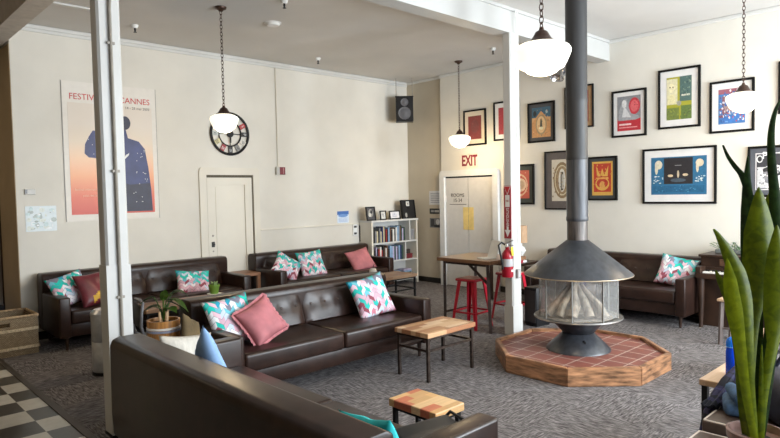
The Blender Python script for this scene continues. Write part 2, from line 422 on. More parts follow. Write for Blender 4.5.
MB().box(-.39, .392, -.0035, -.0005, 1.992, 2.03).box(.362, .392, -.0035, -.0005, 0, 1.992).build('door_gap_shade', mat('door_shadow_gap', (.10, .085, .06), .8), d1)  # dark strips paint the shade in the gap above and beside the door
hw = MB(); M = T(-.315, -.028, 1.0) @ Matrix.Rotation(R(90), 4, 'X')
hw.lathe([(0, .03), (.018, .03), (.02, .02), (.012, .0), (.024, 0)], 14, M).box(-.34, -.29, -.030, -.025, .96, 1.04)
hw.build('latch', mat('black_latch', (.01, .01, .01), .4), d1, True)
MB().lathe([(0, .006), (.015, .006), (.016, 0)], 12, T(-.315, -.026, 1.13) @ Matrix.Rotation(R(90), 4, 'X')).build('lock_plate', mat('conduit_grey', (.3, .27, .23)), d1)
MB().lathe([(0, .006), (.011, .006), (.012, 0)], 12, T(-.315, -.026, .9) @ Matrix.Rotation(R(90), 4, 'X')).build('lock_plate', mat('conduit_grey', (.3, .27, .23)), d1)

d2 = bpy.data.objects.new('door_2', None); C.objects.link(d2); struct(d2); d2.location = (XR, 6.735, 0); d2.rotation_euler = (0, 0, R(-90))
frame_round(1.3, 2.09, .11, .06).build('door_frame', mat('white_gloss', (.66, .66, .65), .4, var=.02), d2)
DW = mat('door_white', (.58, .57, .55), .45, var=.02)
MB().box(-.54, .54, -.002, -.0005, 0, 1.98).build('door_gap_shade', BLACK, d2)  # black sheet behind the leaves stands in for the shadow line at the frame
for s, x0, x1 in ((-1, -.53, -.024), (1, -.014, .53)):
    MB().box(x0, x1, -.012, -.0025, .01, 1.955).build('door_leaf', DW, d2)
    MB().box(*((-.135, -.022) if s < 0 else (-.013, .10)), -.016, -.012, 1.03, 1.43).build('push_plate', mat('yellow_notice', (.72, .55, .20), .6), d2)
MB().box(-.555, -.525, -.024, -.01, 1.52, 1.63, .004).build('hinge', mat('white_gloss', (.78, .78, .76)), d2)
INK = mat('dark_ink', (.05, .05, .05), .7)
text_mesh('lettering', 'ROOMS', .09, INK, d2, T(-.26, -.014, 1.64) @ FACE)
text_mesh('lettering', '15-34', .09, INK, d2, T(-.26, -.014, 1.55) @ FACE)
MB().box(-.45, -.06, -.015, -.012, 1.475, 1.485).build('rule_line', INK, d2)

# ------------------------------------------------------------------ sofas
_leg = None
def sofa(label, cx, cy, yaw, w, h=.82, d=.92, arm=.61, nseat=2, buttons=True, aw=.12, group=None):
    s = thing('sofa', label, 'sofa', (cx, cy, 0), R(yaw), group)
    W, D = w/2, d/2; zb = .15
    MB().box(-W+aw-.01, W-aw+.01, -D+.05, D-.12, zb, .30, .012).build('base', LEATHER, s, True)
    # backrest: thick, a little raked, soft top edge
    pf = [(D-.235, zb), (D-.01, zb), (D, .3), (D-.005, h-.05), (D-.02, h-.015), (D-.06, h), (D-.2, h), (D-.235, h-.02), (D-.245, h-.06)]
    M = Matrix(((0, 1, 0, 0), (1, 0, 0, 0), (0, 0, 1, 0), (0, 0, 0, 1)))
    MB().prism(pf, -W, W, M=M, bev=.012).build('backrest', LEATHER, s, True)
    n = nseat; iw = (2*(W-aw))/n
    for k in range(n):
        x0 = -W+aw+k*iw+.003; x1 = x0+iw-.006
        MB().box(x0, x1, -D+.005, D-.30, .295, .455, .032, 4).build('seat_cushion', LEATHER, s, True)
        # back cushion, leaning, tufted
        b = MB(); t = bmesh.new(); nx, nz = 24, 14; zz0, zz1 = .44, h-.035
        bt = [((j+.5)/6, .55) for j in range(6)]
        def yv(u, v):
            y = D-.33+.10*v-.015*math.sin(PI*min(1, max(0, u)))*math.sin(PI*v)
            e = min(u, 1-u, v, 1-v); y += .03*max(0, 1-e/.06)**2
            if buttons:
                for bu, bv in bt:
                    y += .016*math.exp(-(((u-bu)*iw)**2+((v-bv)*(zz1-zz0))**2)/.0025)
            return y
        g = [[t.verts.new((x0+(x1-x0)*i/nx, yv(i/nx, j/nz), zz0+(zz1-zz0)*j/nz)) for j in range(nz+1)] for i in range(nx+1)]
        bk = [[t.verts.new((x0+(x1-x0)*i/nx, D-.225, zz0+(zz1-zz0)*j/nz)) for j in (0, nz)] for i in (0, nx)]
        for i in range(nx):
            for j in range(nz): t.faces.new((g[i][j], g[i+1][j], g[i+1][j+1], g[i][j+1]))
        t.faces.new([g[i][nz] for i in range(nx+1)]+[bk[1][1], bk[0][1]])
        t.faces.new([g[0][j] for j in range(nz+1)]+[bk[0][1], bk[0][0]])
        t.faces.new([g[nx][j] for j in range(nz, -1, -1)]+[bk[1][0], bk[1][1]])
        bmesh.ops.recalc_face_normals(t, faces=t.faces[:]); b._add(t, Matrix(), 0)
        bc = b.build('back_cushion', LEATHER, s, True)
        if buttons:
            for bu, bv in bt:
                MB().lathe([(.014, 0), (.013, .006), (.007, .011), (0, .012)], 10, T(x0+(x1-x0)*bu, yv(bu, bv)-.001, zz0+(zz1-zz0)*bv) @ Matrix.Rotation(R(90), 4, 'X')).build('button', BUTTON, bc, True)
    for sx in (-1, 1):
        xa, xb = sorted((sx*W, sx*(W-aw)))
        MB().box(xa, xb, -D, D-.2, zb, arm, .018, 3).build('arm', LEATHER, s, True)
        for sy in (-1, 1):
            x, y = sx*(W-.09), sy*(D-.1)
            MB().lathe([(.014, 0), (.026, zb+.01)], 10, T(x, y, 0)).build('leg', DARKWOOD, s, True)
    return s
SG = 'dark brown leather sofas'
sofa('dark brown leather sofa in the middle with a frilled pink cushion on it', 3.46, 4.70, 0, 2.31, .82, .92, group=SG)
sofa('dark brown leather sofa against the wall below the festival poster', 3.145, 7.835, 0, 2.43, .83, .90, group=SG)
sofa('dark brown leather sofa against the wall between cream door and bookcase', 5.977, 7.835, 0, 2.285, .82, .90, group=SG)
sofa('dark brown leather sofa along the picture wall behind the fireplace', 7.90, 3.89, -90, 2.26, .81, .88, group=SG)
sofa('dark brown leather sofa seen from behind, nearest the camera', 1.825, 2.91, 90, 2.46, .80, .92, .655, group=SG)

def ottoman(label, x0, x1, y0, y1, z, group):
    o = thing('ottoman', label, 'ottoman', ((x0+x1)/2, (y0+y1)/2, 0), 0, group)
    w, d = (x1-x0)/2, (y1-y0)/2
    MB().box(-w, w, -d, d, z-.12, z, .014, 3).build('seat_cushion', LEATHER2, o, True)
    MB().box(-w+.02, w-.02, -d+.02, d-.02, .1, z-.115, .01).build('base', LEATHER, o, True)
    pp = MB()
    e = .006
    pts = [(-w+.01, -d+.01, z-.003), (w-.01, -d+.01, z-.003), (w-.01, d-.01, z-.003), (-w+.01, d-.01, z-.003), (-w+.01, -d+.01, z-.003)]
    for a, b in zip(pts, pts[1:]): pp.tube([a, b], e, 6)
    pp.build('piping', mat('pale_piping', (.55, .47, .40), .5), o, True)
    for sx in (-1, 1):
        for sy in (-1, 1): MB().lathe([(.018, 0), (.026, .105)], 10, T(sx*(w-.07), sy*(d-.07), 0)).build('leg', DARKWOOD, o)
    return o
OG = 'brown leather ottomans by the snake plant'
ottoman('brown leather ottoman with pale piping, coat and bag lying on it', 3.42, 3.97, .30, 1.18, .46, OG)
ottoman('lower brown leather ottoman at the bottom edge, left of the snake plant pot', 2.78, 3.405, .35, 1.19, .405, OG)

# ------------------------------------------------------------------ cushions
def pillow_mesh(w, h, t, n=22, slump=0.):
    b = bmesh.new(); G = {}
    for sgn in (-1, 1):
        for i in range(n+1):
            for j in range(n+1):
                u, v = 2*i/n-1, 2*j/n-1
                edge = abs(u) == 1 or abs(v) == 1
                k = (i, j, 0 if edge else sgn)
                if k in G: continue
                x = u*w/2*(1-.09*(1-v*v)**1.0+.0); z = v*h/2*(1-.09*(1-u*u))
                x *= 1.04; z *= 1.04
                y = sgn*t/2*((1-u**4)*(1-v**4))**.62*(1-.16*v)+.006*math.sin(7*u+3*v)*(1-abs(u))
                G[k] = b.verts.new((x, y+slump*(1-u*u)*(v*v), z))
    for sgn in (-1, 1):
        for i in range(n):
            for j in range(n):
                q = []
                for a, c in ((i, j), (i+1, j), (i+1, j+1), (i, j+1)):
                    q.append(G[(a, c, 0)] if (a, c, 0) in G else G[(a, c, sgn)])
                if len(set(q)) == 4: b.faces.new(q if sgn < 0 else q[::-1])
    bmesh.ops.recalc_face_normals(b, faces=b.faces[:])
    me = bpy.data.meshes.new('cushion'); b.to_mesh(me); b.free()
    for p in me.polygons: p.use_smooth = True
    return me
def pillow(label, m, loc, w, h, t, yaw, tilt, roll, group=None, frill=None):
    o = link('cushion', pillow_mesh(w, h, t), None, None, loc); o.data.materials.append(m)
    o.rotation_euler = (Matrix.Rotation(R(yaw), 3, 'Z') @ Matrix.Rotation(R(-tilt), 3, 'X') @ Matrix.Rotation(R(roll), 3, 'Y')).to_euler()
    tag(o, label, 'cushion', group)
    if frill:
        b = MB(); t2 = bmesh.new(); n = 96; ring = []
        def P(f, e):
            s = (f % 1)*4; k = int(s); q = (s-k)*2-1
            u, v = [(q, -1), (1, q), (-q, 1), (-1, -q)][k]
            du, dv = [(0, -1), (1, 0), (0, 1), (-1, 0)][k]
            x = u*w/2*(1-.09*(1-v*v))*1.04; z = v*h/2*(1-.09*(1-u*u))*1.04
            return Vector((x+du*e, .008*math.sin(f*2*PI*30) if e else 0, z+dv*e))
        A = [t2.verts.new(P(i/n, 0)) for i in range(n)]; B = [t2.verts.new(P(i/n, .022)) for i in range(n)]
        for i in range(n): t2.faces.new((A[i], A[(i+1) % n], B[(i+1) % n], B[i]))
        b._add(t2, Matrix(), 0)
        b.build('frill', m, o, True)
    return o
CV = [chevron_mat('patchwork_fabric_%s' % 'abcdefgh'[i], 3.7*i+1) for i in range(8)]
PINK = mat('pink_velvet', (.45, .15, .165), .7, var=.12, scale=7)
PG, KG = 'teal and pink patchwork cushions', 'pink cushions'
pillow('teal and pink patchwork cushion at the left end of the middle sofa', CV[0], (2.56, 4.68, .645), .45, .42, .14, 6, 24, -4, PG)
pillow('dusty pink velvet cushion with a frilled edge on the middle sofa', PINK, (2.755, 4.53, .63), .345, .34, .15, -4, 28, -24, KG, True)
pillow('teal and pink patchwork cushion at the right end of the middle sofa', CV[1], (4.17, 4.68, .64), .44, .43, .14, -10, 24, -10, PG)
pillow('teal patchwork cushion at the left end of the sofa below the poster', CV[2], (2.15, 7.76, .655), .42, .38, .13, 6, 26, -14, PG)
pillow('teal and pink patchwork cushion at the right end of the sofa below the poster', CV[3], (3.66, 7.70, .56), .44, .36, .13, -8, 34, 6, PG)
pillow('teal and pink patchwork cushion slumped leftmost on the sofa right of the door', CV[4], (5.11, 7.62, .635), .42, .39, .13, 2, 34, 40, PG)
pillow('teal patchwork cushion, second from left on the sofa by the bookcase', CV[5], (5.66, 7.75, .615), .45, .43, .13, -6, 26, -4, PG)
pillow('pink cushion at the right end of the sofa beside the bookcase', PINK, (6.64, 7.70, .59), .44, .40, .13, -14, 34, -12, KG)
pillow('teal and pink patchwork cushion on the sofa behind the fireplace', CV[6], (7.97, 3.05, .63), .46, .40, .13, -84, 26, 10, PG)
TEAL = mat('bright_teal_fabric', (.01, .48, .50), .7, var=.1)
pillow('bright teal cushion tucked behind the arm of the nearest sofa', TEAL, (1.725, 1.91, .585), .35, .38, .12, 90, 18, 8)
pillow('pale cream striped cushion at the far end of the nearest sofa', mat('cream_stripe_fabric', (.60, .565, .50), .85, var=.06, scale=1, stretch=(60, 60, 3)), (1.77, 3.86, .61), .38, .36, .13, 8, 14, 8)
pillow('light blue cushion standing on its corner at the far end of the nearest sofa', mat('light_blue_fabric', (.24, .40, .66), .8, var=.05), (1.74, 3.46, .67), .38, .38, .12, 80, 12, 34)
pillow('olive brown cushion leaning beside the barrel planter on the corner table', mat('olive_fabric', (.11, .075, .032), .85, var=.15), (2.09, 4.47, .645), .24, .27, .08, 40, 14, 30)
# burgundy cushion with a mustard patch sewn into one corner
BUR = mat('burgundy_satin', (.13, .018, .026), .4, var=.25, scale=6)
bu = pillow('burgundy satin cushion with a mustard corner on the sofa below the poster', BUR, (2.40, 7.62, .645), .44, .40, .13, 10, 24, -5)
bu.data.materials.append(mat('mustard_fabric', (.62, .36, .02), .6))
for pl in bu.data.polygons:
    c = pl.center
    if c.x > -.10 and -.045 < c.z-(.62*c.x-.07) < .03: pl.material_index = 1

# ------------------------------------------------------------------ tables
def low_table(label, cx, cy, w, d, h, top, legm, name='coffee_table', rz=0., th=.045, lw=.026, stretch_z=.22, group=None, inset=.03, rails=True):
    t = thing(name, label, 'table', (cx, cy, 0), R(rz), group)
    MB().box(-w/2, w/2, -d/2, d/2, h-th, h, .006).build('tabletop', top, t)
    x, y = w/2-inset, d/2-inset
    for sx in (-1, 1):
        for sy in (-1, 1): MB().box(sx*x-lw/2, sx*x+lw/2, sy*y-lw/2, sy*y+lw/2, 0, h-th).build('leg', legm, t)
    if rails:
        for sy in (-1, 1):
            MB().box(-x, x, sy*y-.009, sy*y+.009, h-th-.022, h-th).build('rail', legm, t)
            MB().box(-x, x, sy*y-.009, sy*y+.009, stretch_z, stretch_z+.02).build('stretcher', legm, t)
        for sx in (-1, 1):
            MB().box(sx*x-.009, sx*x+.009, -y, y, h-th-.022, h-th).build('rail', legm, t)
            MB().box(sx*x-.009, sx*x+.009, -y, y, stretch_z, stretch_z+.02).build('stretcher', legm, t)
    return t
low_table('butcher block coffee table with brown steel legs in front of the middle sofa', 4.255, 3.86, .68, .43, .448, BUTCHER, STEELLEG, stretch_z=.27)
low_table('small patchwork wood table with black legs beside the nearest sofa', 2.71, 2.55, .265, .40, .42, PATCH, BLACK, name='side_table', th=.05, stretch_z=.12)
low_table('long worn wooden coffee table behind the middle sofa, in front of the poster sofa', 3.25, 7.03, 1.2, .5, .45, OLDWOOD, BLACK)
low_table('worn wooden coffee table with thin black legs near the bookcase', 6.22, 6.70, 1.0, .48, .46, OLDWOOD, BLACK)
low_table('small wooden side table between the two sofas below the cream door', 4.60, 8.05, .38, .42, .57, plank_mat('red_brown_wood', [(.25,.11,.05),(.3,.14,.07)], .1, .9), plank_mat('red_brown_wood', []), name='side_table', lw=.05, rails=False)
low_table('wooden corner table carrying the barrel planter beside the near post', 2.0, 4.66, .5, .6, .47, OLDWOOD, BLACK, name='side_table')
low_table('pale wooden side table with the blue bottle on it, by the snake plant', 4.36, 1.16, .70, .48, .50, PALEWOOD, BLACK, name='side_table', th=.04, rails=False, lw=.035)
low_table('pale wooden table half hidden behind the snake plant leaves', 5.95, 1.12, .76, .78, .50, PALEWOOD, BLACK, name='side_table', th=.05, lw=.04)
low_table('small dark side table against the picture wall with a lamp on it', 7.93, 5.50, .6, .56, .60, DARKWOOD, DARKWOOD, name='side_table', rails=False, lw=.04)

# tall work table with trestle legs
tt = thing('bar_table', 'tall rectangular wooden table with dark trestle legs and red stools', 'table', (6.12, 4.75, 0))
MB().box(-.38, .38, -.42, .42, .835, .88, .006).build('tabletop', plank_mat('walnut_boards', [(.22,.115,.06),(.27,.15,.085),(.19,.095,.05),(.25,.14,.08)], .11, 1.2, .3, 1), tt)
TL = mat('dark_steel', (.045, .03, .025), .45, .5, var=.2)
for sx in (-1, 1):
    for sy in (-1, 1): MB().bar((sx*.32, sy*.34, .835), (sx*.30, sy*.36, 0), .035).build('leg', TL, tt)
    MB().bar((sx*.30, -.34, .815), (sx*.30, .34, .815), .03).build('rail', TL, tt)
MB().bar((-.3, 0, .815), (.3, 0, .815), .03).build('rail', TL, tt)
for sx in (-1, 1): MB().bar((sx*.31, -.33, .60), (sx*.31, -.05, .815), .025).build('brace', TL, tt)
MB().bar((-.30, .35, .18), (.30, .35, .18), .025).build('stretcher', TL, tt)

def stool(label, x, y, rz, group):
    s = thing('bar_stool', label, 'stool', (x, y, 0), R(rz), group)
    b = MB().box(-.15, .15, -.15, .15, .585, .62, .014, 3)
    MB_ = b.build('seat', RED, s, True)
    MB().box(-.135, .135, -.135, .135, .617, .624, .003).build('seat_pad', mat('stool_seat_wood', (.38, .17, .13), .45, var=.2), s)
    for sx in (-1, 1):
        for sy in (-1, 1):
            t2 = MB(); p0 = Vector((sx*.125, sy*.125, .60)); p1 = Vector((sx*.19, sy*.19, 0))
            t = bmesh.new(); A = []
            for p, wd in ((p0, .055), (p1, .028)):
                A.append([t.verts.new(p+Vector((-sx*wd, 0, 0))), t.verts.new(p), t.verts.new(p+Vector((0, -sy*wd, 0))), t.verts.new(p+Vector((-sx*.006, -sy*wd, 0))), t.verts.new(p+Vector((-sx*.006, -sy*.006, 0))), t.verts.new(p+Vector((-sx*wd, -sy*.006, 0)))])
            for k in range(6): t.faces.new((A[0][k], A[0][(k+1) % 6], A[1][(k+1) % 6], A[1][k]))
            t.faces.new(A[0]); t.faces.new(A[1][::-1]); bmesh.ops.recalc_face_normals(t, faces=t.faces[:])
            t2._add(t, Matrix(), 0); t2.build('leg', RED, s)
    for a, b in (((-1, -1), (1, -1)), ((1, -1), (1, 1)), ((1, 1), (-1, 1)), ((-1, 1), (-1, -1))):
        MB().bar((a[0]*.168, a[1]*.168, .20), (b[0]*.168, b[1]*.168, .20), .008, .022).build('footrest', RED, s)
    return s
stool('red metal bar stool standing left of the fire extinguisher post', 5.98, 4.80, 4, 'red metal stools')
stool('red metal bar stool half hidden behind the fire extinguisher post', 6.72, 4.72, -6, 'red metal stools')

# things on the tall table
lp = thing('laptop', 'white laptop screen standing open on the tall table', 'laptop', (5.98, 4.54, .88), R(-112))
MB().box(-.10, .10, -.10, .06, 0, .012, .003).build('keyboard_base', PAPER, lp)
MB().box(-.10, .10, -.004, .004, 0, .22, .003, M=T(0, .055, .01) @ Matrix.Rotation(R(-18), 4, 'X')).build('screen', PAPER, lp)
bw = thing('bowl', 'small dark bowl of greenery at the far side of the tall table', 'bowl', (6.33, 4.72, .88))
MB().lathe([(.0, 0), (.035, 0), (.06, .04), (.055, .04), (.03, .01), (0, .01)], 16).build('dish', BLACK, bw, True)
g = MB()
for k in range(14):
    a = k*2.4; g.lathe([(0, -.014), (.012, 0), (0, .014)], 6, T(.035*math.cos(a)*(k % 3)/2, .035*math.sin(a)*(k % 3)/2, .045+.008*(k % 4)))
g.build('leaves', mat('dull_green', (.06, .09, .05), .6), bw)
tl = thing('table_lamp', 'table lamp with tan shade and white base beside the right post', 'lamp', (7.93, 5.38, .60))
MB().lathe([(0, 0), (.09, 0), (.09, .02), (.03, .04), (.03, .10), (.075, .17), (.06, .22), (.02, .25), (.012, .33), (0, .33)], 20).build('base', PAPER, tl, True)
MB().lathe([(.10, .30), (.10, .56), (.095, .56), (.095, .30), (.10, .30)], 24).build('lamp_shade', mat('tan_shade', (.50, .32, .19), .8), tl, True)
mg = thing('mug', 'red mug standing on the side table next to the lamp', 'mug', (7.80, 5.30, .60))
MB().lathe([(0, 0), (.038, 0), (.04, .1), (.036, .1), (.034, .01), (0, .01)], 16).build('cup', RED, mg, True)
MB().torus(.025, .006, T(.05, 0, .05) @ Matrix.Rotation(R(90), 4, 'X')).build('handle', RED, mg, True)

# jar on coffee table, green pot, chair
j = thing('jar', 'round pale glass jar with a small stem on the coffee table near the bookcase', 'jar', (6.16, 6.86, .46))
MB().lathe([(0, 0), (.04, 0), (.06, .03), (.06, .07), (.04, .1), (.03, .105), (0, .105)], 18).build('body', mat('pale_glass', (.50, .47, .42), .2), j, True)
MB().tube([(0, 0, .1), (.01, 0, .14), (.03, 0, .165)], .006, 6).build('stem', BLACK, j)
gp = thing('potted_succulent', 'small lime green pot with a succulent on the table behind the middle sofa', 'potted plant', (3.70, 7.2, .45))
GRN = mat('lime_glaze', (.15, .28, .04), .35)
MB().lathe([(0, 0), (.048, 0), (.066, .10), (.072, .10), (.072, .128), (.062, .128), (.06, .1), (0, .1)], 22).build('pot', GRN, gp, True)
MB().lathe([(0, 0), (.085, 0), (.09, .012), (0, .008)], 22).build('saucer', PAPER, gp, True)
for k in range(9):
    a = k*2.4; r = .012+.004*k
    MB().tube([(r*math.cos(a)*.5, r*math.sin(a)*.5, .10), (r*math.cos(a), r*math.sin(a), .145), (1.5*r*math.cos(a), 1.5*r*math.sin(a), .165)], [.012, .012, .002], 6).build('leaf', mat('pale_green_leaf', (.22, .32, .12), .5), gp, True)

ch = thing('tubular_chair', 'grey tubular chair half hidden behind the near post and planter', 'chair', (2.27, 5.42, 0), R(80))
GT = mat('grey_tube', (.17, .17, .18), .35, .4)
for sx in (-1, 1):
    MB().tube([(sx*.21, -.2, 0), (sx*.21, -.19, .42), (sx*.21, -.17, .44), (sx*.21, .15, .44), (sx*.21, .20, .47), (sx*.21, .23, .6), (sx*.2, .22, .72), (sx*.16, .20, .79), (0, .19, .80)], .014, 8).build('frame_tube', GT, ch, True)
    MB().tube([(sx*.21, .15, .44), (sx*.21, .21, 0)], .013, 8).build('leg', GT, ch, True)
MB().box(-.2, .2, -.19, .16, .435, .465, .012).build('seat', BLACK, ch, True)
MB().box(-.17, .17, .205, .225, .56, .77, .008).build('backrest', BLACK, ch, True)

# barrel planter with rubber-leaved plant
pl = thing('barrel_planter', 'wooden barrel planter with a leafy green plant on the corner table', 'potted plant', (1.96, 4.67, .47))
STAVE = mat('barrel_wood', (.38, .17, .045), .4, var=.25, scale=1, stretch=(45, 45, 4))
MB().lathe([(0, 0), (.105, 0), (.122, .12), (.123, .2), (.125, .285), (.11, .285), (.108, .25), (0, .25)], 26).build('barrel', STAVE, pl, True)
for z, m_ in ((.05, BLACK), (.195, mat('silver_band', (.30, .33, .45), .35, .3)), (.216, mat('white_band', (.72, .68, .62), .5))):
    MB().lathe([(.124, z), (.128, z+.002), (.128, z+.016), (.124, z+.018)], 26).build('band', m_, pl, True)
MB().lathe([(0, .262), (.107, .258)], 20).build('soil', mat('soil', (.03, .02, .015), .9), pl)
for k in range(4): MB().tube([(.03*math.cos(k*1.7), .03*math.sin(k*1.7), .25), (.035*math.cos(k*1.7), .035*math.sin(k*1.7), .35)], .010, 7).build('stem', mat('pale_stem', (.55, .36, .2), .6), pl, True)
def leaf_blade(b, base, d, L, w, droop, mi=0):
    """heart-shaped blade from base along d"""
    d = Vector(d).normalized(); side = d.cross(Vector((0, 0, 1))); side = side.normalized() if side.length > .1 else Vector((1, 0, 0))
    t = bmesh.new(); rows = []
    for k in range(8):
        f = k/7; c = Vector(base)+d*L*f+Vector((0, 0, -droop*f*f)); ww = w*math.sin(PI*min(1, f*.85+.15))**.8*(1-f**5)+.0015
        rows.append([t.verts.new(c-side*ww+Vector((0, 0, .12*ww))), t.verts.new(c+Vector((0, 0, -.15*ww))), t.verts.new(c+side*ww+Vector((0, 0, .12*ww)))])
    for a, c in zip(rows, rows[1:]):
        for q in (0, 1): t.faces.new((a[q], a[q+1], c[q+1], c[q]))
    geo = bmesh.ops.solidify(t, geom=t.faces[:], thickness=.0025)
    bmesh.ops.recalc_face_normals(t, faces=t.faces[:]); b._add(t, Matrix(), mi)
LFD = leaf_mat('dark_leaf', (.02, .06, .015), (.045, .12, .025)); LFM = leaf_mat('mid_leaf', (.07, .15, .02), (.12, .22, .04))
for (b0, d_, l_, w_, dr, m_) in (((-.03, 0, .40), (-.9, .3, .15), .13, .045, .07, LFD), ((.03, .01, .42), (.8, -.5, .5), .13, .042, .06, LFM), ((.05, 0, .42), (.9, -.2, -.2), .14, .042, .09, LFD),
                              ((.01, .02, .43), (.3, .2, 1), .12, .035, .03, LFM), ((.03, -.02, .38), (.2, -.9, .1), .11, .045, .05, LFM), ((-.01, .03, .36), (-.5, .3, .5), .09, .032, .03, LFD), ((.06, .03, .47), (.9, -.4, .5), .12, .04, .05, LFM), ((-.07, .0, .47), (-.9, .6, .1), .12, .045, .08, LFD), ((.08, -.01, .44), (.6, -.7, -.3), .13, .045, .07, LFM), ((.0, -.02, .45), (.5, -.5, .6), .11, .045, .04, LFM), ((.09, .0, .5), (.8, -.6, .2), .12, .04, .08, LFD)):
    b = MB(); b.tube([(0, 0, .27), Vector(b0)*.6+Vector((0, 0, .14)), b0], .004, 5); leaf_blade(b, b0, d_, l_, w_, dr)
    b.build('leaf', m_, pl, True)

# trash can, wicker basket, lobby chair
tc_ = thing('trash_can', 'tall stainless steel pedal bin behind the near post', 'trash can', (2.04, 6.22, 0))
STEEL = mat('brushed_steel', (.52, .53, .54), .3, .55, var=.1)
MB().lathe([(0, .03), (.135, .03), (.14, .05), (.14, .32), (.136, .325), (.14, .33), (.14, .58), (0, .58)], 30).build('body', STEEL, tc_, True)
MB().lathe([(.143, .58), (.143, .6), (.11, .635), (0, .645)], 30).build('lid', STEEL, tc_, True)
MB().lathe([(0, 0), (.145, 0), (.145, .03), (0, .03)], 30).build('base_ring', BLACK, tc_, True)
MB().box(-.03, .03, -.18, -.12, .012, .024, .004).build('pedal', BLACK, tc_)
bk = thing('wicker_basket', 'large rectangular wicker basket with cut handles in the left corner', 'basket', (1.44, 7.89, 0))
w2, dd, hh, t_ = .33, .26, .44, .022
MB().box(-w2, w2, -dd, dd, 0, .02).build('bottom', WICKER, bk)
for sy in (-1, 1):
    y0_, y1_ = sorted((sy*dd, sy*(dd-t_)))
    b = MB().box(-w2, w2, y0_, y1_, .02, hh-.11).box(-w2, w2, y0_, y1_, hh-.065, hh-.02)
    b.box(-w2, -.06, y0_, y1_, hh-.11, hh-.065).box(.06, w2, y0_, y1_, hh-.11, hh-.065).build('side_panel', WICKER, bk)
for sx in (-1, 1):
    x0_, x1_ = sorted((sx*w2, sx*(w2-t_)))
    MB().box(x0_, x1_, -dd+t_, dd-t_, .02, hh-.02).build('side_panel', WICKER, bk)
WR = mat('wicker_rim', (.36, .25, .14), .6, var=.3, scale=40)
rb = MB()
for a, c in (((-w2, -dd), (w2, -dd)), ((w2, -dd), (w2, dd)), ((w2, dd), (-w2, dd)), ((-w2, dd), (-w2, -dd))): rb.tube([(*a, hh-.012), (*c, hh-.012)], .016, 8)
rb.build('rim', WR, bk, True)
for z in (.27, .07):
    rb = MB(); e = .008
    for a, c in (((-w2-e, -dd-e), (w2+e, -dd-e)), ((w2+e, -dd-e), (w2+e, dd+e)), ((w2+e, dd+e), (-w2-e, dd+e)), ((-w2-e, dd+e), (-w2-e, -dd-e))): rb.box(min(a[0], c[0])-.006, max(a[0], c[0])+.006, min(a[1], c[1])-.006, max(a[1], c[1])+.006, z, z+.03)
    rb.build('woven_band', mat('pale_wicker', (.55, .44, .29), .7, var=.2, scale=60), bk)
lc = thing('lobby_chair', 'dark tub chair with a rounded olive back behind the basket', 'chair', (1.36, 8.75, 0), R(15))
OL = mat('olive_vinyl', (.24, .17, .06), .5)
MB().box(-.24, .24, -.24, .22, .2, .44, .03, 3).build('seat', mat('navy_fabric', (.012, .014, .022), .8), lc, True)
b = MB(); b.prism([(-.26, .42), (.26, .42), (.26, .78), (.2, .88), (.1, .93), (-.1, .93), (-.2, .88), (-.26, .78)], .18, .26, bev=.015); b.build('backrest', OL, lc, True)
MB().box(-.27, .27, .26, .28, .42, .76, .008).build('back_panel', mat('navy_fabric', (.012, .014, .022)), lc)
for sx in (-1, 1):
    for sy in (-1, 1): MB().lathe([(.014, 0), (.02, .21)], 8, T(sx*.2, sy*.18, 0)).build('leg', DARKWOOD, lc)
ld = MB().box(1.735, 1.752, 9.15, 10.1, 0, 2.1).build('door_3', DARKWOOD); struct(ld)

# ------------------------------------------------------------------ fireplace
FX, FY = 5.432, 3.022
he = thing('hearth', 'octagonal hearth platform of red quarry tiles with a wooden kerb', 'hearth', (FX, FY, 0))
def octv(r, rot=PI/8): return [(r*math.cos(rot+k*PI/4), r*math.sin(rot+k*PI/4)) for k in range(8)]
RO = .775/math.cos(PI/8)
KERB = mat('kerb_wood', (.34, .17, .085), .35, var=.36, scale=1, stretch=(7, 7, 40))
O, I = octv(RO), octv(RO-.05)
for k in range(8):
    t = bmesh.new(); k2 = (k+1) % 8
    lo = [t.verts.new((*p_, 0)) for p_ in (O[k], O[k2], I[k2], I[k])]; hi = [t.verts.new((*p_, .165)) for p_ in (O[k], O[k2], I[k2], I[k])]
    t.faces.new(lo[::-1]); t.faces.new(hi)
    for q in range(4): t.faces.new((lo[q], lo[(q+1) % 4], hi[(q+1) % 4], hi[q]))
    bmesh.ops.recalc_face_normals(t, faces=t.faces[:]); bmesh.ops.bevel(t, geom=t.edges[:], offset=.006, segments=2, affect='EDGES')
    b = MB(); b._add(t, Matrix(), 0); b.build('kerb', KERB, he)
b = MB(); b.prism([(x, y) for x, y in octv(RO-.046)], .0, .135, M=Matrix(((1, 0, 0, 0), (0, 0, 1, 0), (0, 1, 0, 0), (0, 0, 0, 1)))); b.build('tile_bed', tile_mat(), he)

